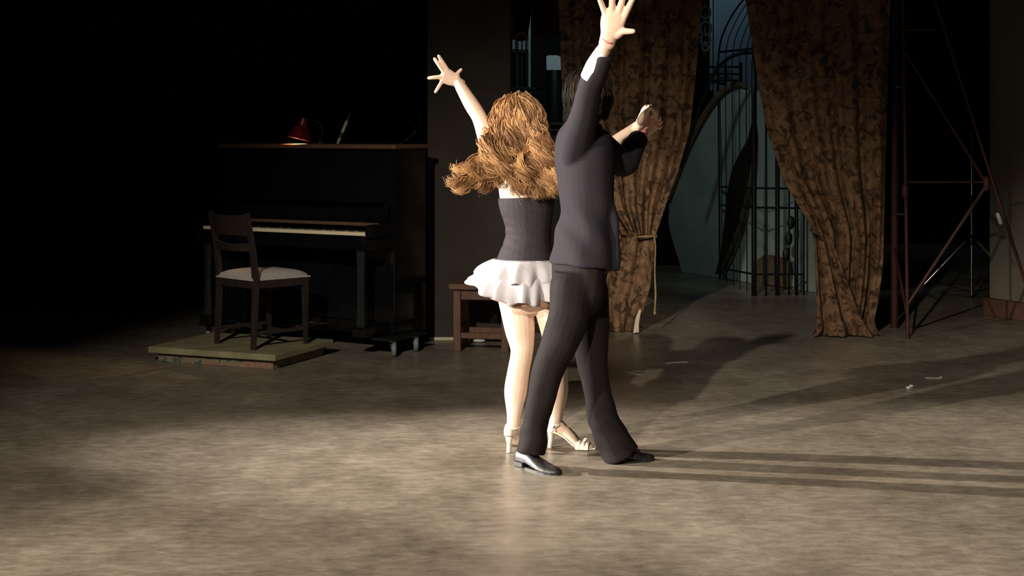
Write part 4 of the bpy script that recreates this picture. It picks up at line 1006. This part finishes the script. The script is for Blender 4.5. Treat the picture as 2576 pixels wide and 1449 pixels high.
        # toe band, T strap, ankle strap, heel counter
        for tt, zz in ((.66, .042), (.75, .037), (.84, .032)):
            b0 = h+d*(L_*tt); MB().tube([b0+s*.042+up*.006, b0+s*.037+up*(zz-.009), b0+up*zz, b0-s*.037+up*(zz-.009), b0-s*.042+up*.006], [(.0125, .0025)]*5, n=8, sub=5, side=d).build('toe_band', 'sandal', o, True)
        axp = an+up*.004
        MB().tube([axp+(d*math.cos(t)+s*math.sin(t))*.034+up*(.004*math.cos(t)) for t in np.linspace(0, 2*math.pi, 20)], [(.002, .0055)]*20, n=8, sub=1).build('ankle_strap', 'sandal', o, True)
        top = axp+d*.036; strap('t_strap', [top, h+d*(L_*.42)+up*(hz*.62+.052), h+d*(L_*.56)+up*(hz*.22+.046), h+d*(L_*.66)+up*.038], .004)
        for sg in (-1, 1): strap('side_strap', [h+d*(L_*.14)+s*.026*sg+up*(hz+.004), h+d*(L_*.19)+s*.031*sg+up*(hz+.026), axp+s*.034*sg], .005)
        MB().tube([h+d*(L_*.10)+s*.026+up*(hz+.012), h-d*.008+s*.014+up*(hz+.016), h-d*.010-s*.014+up*(hz+.016), h+d*(L_*.10)-s*.026+up*(hz+.012)], [(.002, .016)]*4, n=8, sub=5).build('heel_counter', 'sandal', o, True)
        bow = h+d*(L_*.80)+up*.041
        for sg in (-1, 1): MB().tube([bow, bow+s*.014*sg+up*.006, bow+s*.026*sg+up*.002], [(.003, .002), (.009, .003), (.006, .002)], n=8, sub=4, side=d).build('bow_loop', 'sandal', o, True)
        MB().ell(axp+s*.036-d*.0, (.004, .006, .006)).build('buckle', 'steel', o, True)
    # long curly hair, swinging out to the left
    rnd = random.Random(11); hb = MB(); cap = MB(); R3 = basis(f)
    cap.ell(at(0, -.018, .035), (.078, .088, .084), R3)
    base = [(1313, 278, 7.02, .060, .065), (1310, 315, 7.0, .078, .065), (1308, 350, 6.965, .090, .055), (1312, 385, 6.935, .100, .045), (1322, 425, 6.91, .10, .035), (1335, 458, 6.90, .085, .025), (1342, 476, 6.90, .06, .018)]
    cap.tube([P(x, y, Y) for x, y, Y, a, b in base], [(a, b) for *_, a, b in base], n=18, sub=4, side=(1, 0, 0))
    C0 = at(0, 0, 0)
    def sp(el, az, k=1.0): return at(.098*k*math.cos(el)*math.sin(az), -.016-.110*k*math.cos(el)*math.cos(az), .035+.108*k*math.sin(el))
    roots = []
    for i in range(190):
        az = rnd.uniform(-2.0, 2.0); el0 = rnd.uniform(.75, 1.55); crown = sp(el0, az*rnd.uniform(.35, 1.0)); m1 = sp(rnd.uniform(.15, .6), az, rnd.uniform(1.02, 1.12)); m2 = sp(rnd.uniform(-.5, -.1), az*.9, rnd.uniform(1.08, 1.22))
        sx = (m2.x-C0.x)/.10
        tint = min(1, max(0, rnd.gauss(.45, .33)))
        if rnd.random() < .26 and sx < .3:
            ex, ey, eY = rnd.uniform(1135, 1240), rnd.uniform(418, 490), rnd.uniform(6.80, 6.95); e = P(ex, ey, eY)
            k1 = P(rnd.uniform(1230, 1275), rnd.uniform(365, 405), rnd.uniform(6.86, 6.93)); k2 = P(1238*.5+ex*.5+rnd.uniform(-8, 8), rnd.uniform(405, 440)+(ey-418)*.35, 6.88)
            tip = e+Vector((-rnd.uniform(.015, .04), 0, rnd.uniform(-.012, .03)))
            roots.append(([crown, m1, k1, k2, e, tip], tint))
        else:
            kx = min(1398, max(1222, 1312+sx*84+rnd.gauss(0, 9)))
            ex = min(1410, max(1243, kx+22+rnd.gauss(0, 18))); ey = rnd.uniform(440, 500)-max(0, (1300-ex))*.75
            k1 = P(kx, rnd.uniform(365, 395), rnd.uniform(6.83, 6.91)); k2 = P((kx*.45+ex*.55)+rnd.uniform(-12, 12), rnd.uniform(412, 436), rnd.uniform(6.82, 6.88)); e = P(ex, ey, rnd.uniform(6.83, 6.88))
            if ey < 430: k2 = k1*.5+e*.5
            roots.append(([crown, m1, m2, k1, k2, e], tint))
    ctrl, tint, ph, pl, am = clumped(roots, 24, .011, rnd)
    strands('hair', 'hair_w', root, ctrl, tint, ph, pl, am*.0185, .0029, .15, 48, cap)
    tag(root, 'dancer with long curly golden brown hair, black top and white ruffled skirt', 'person')
woman()
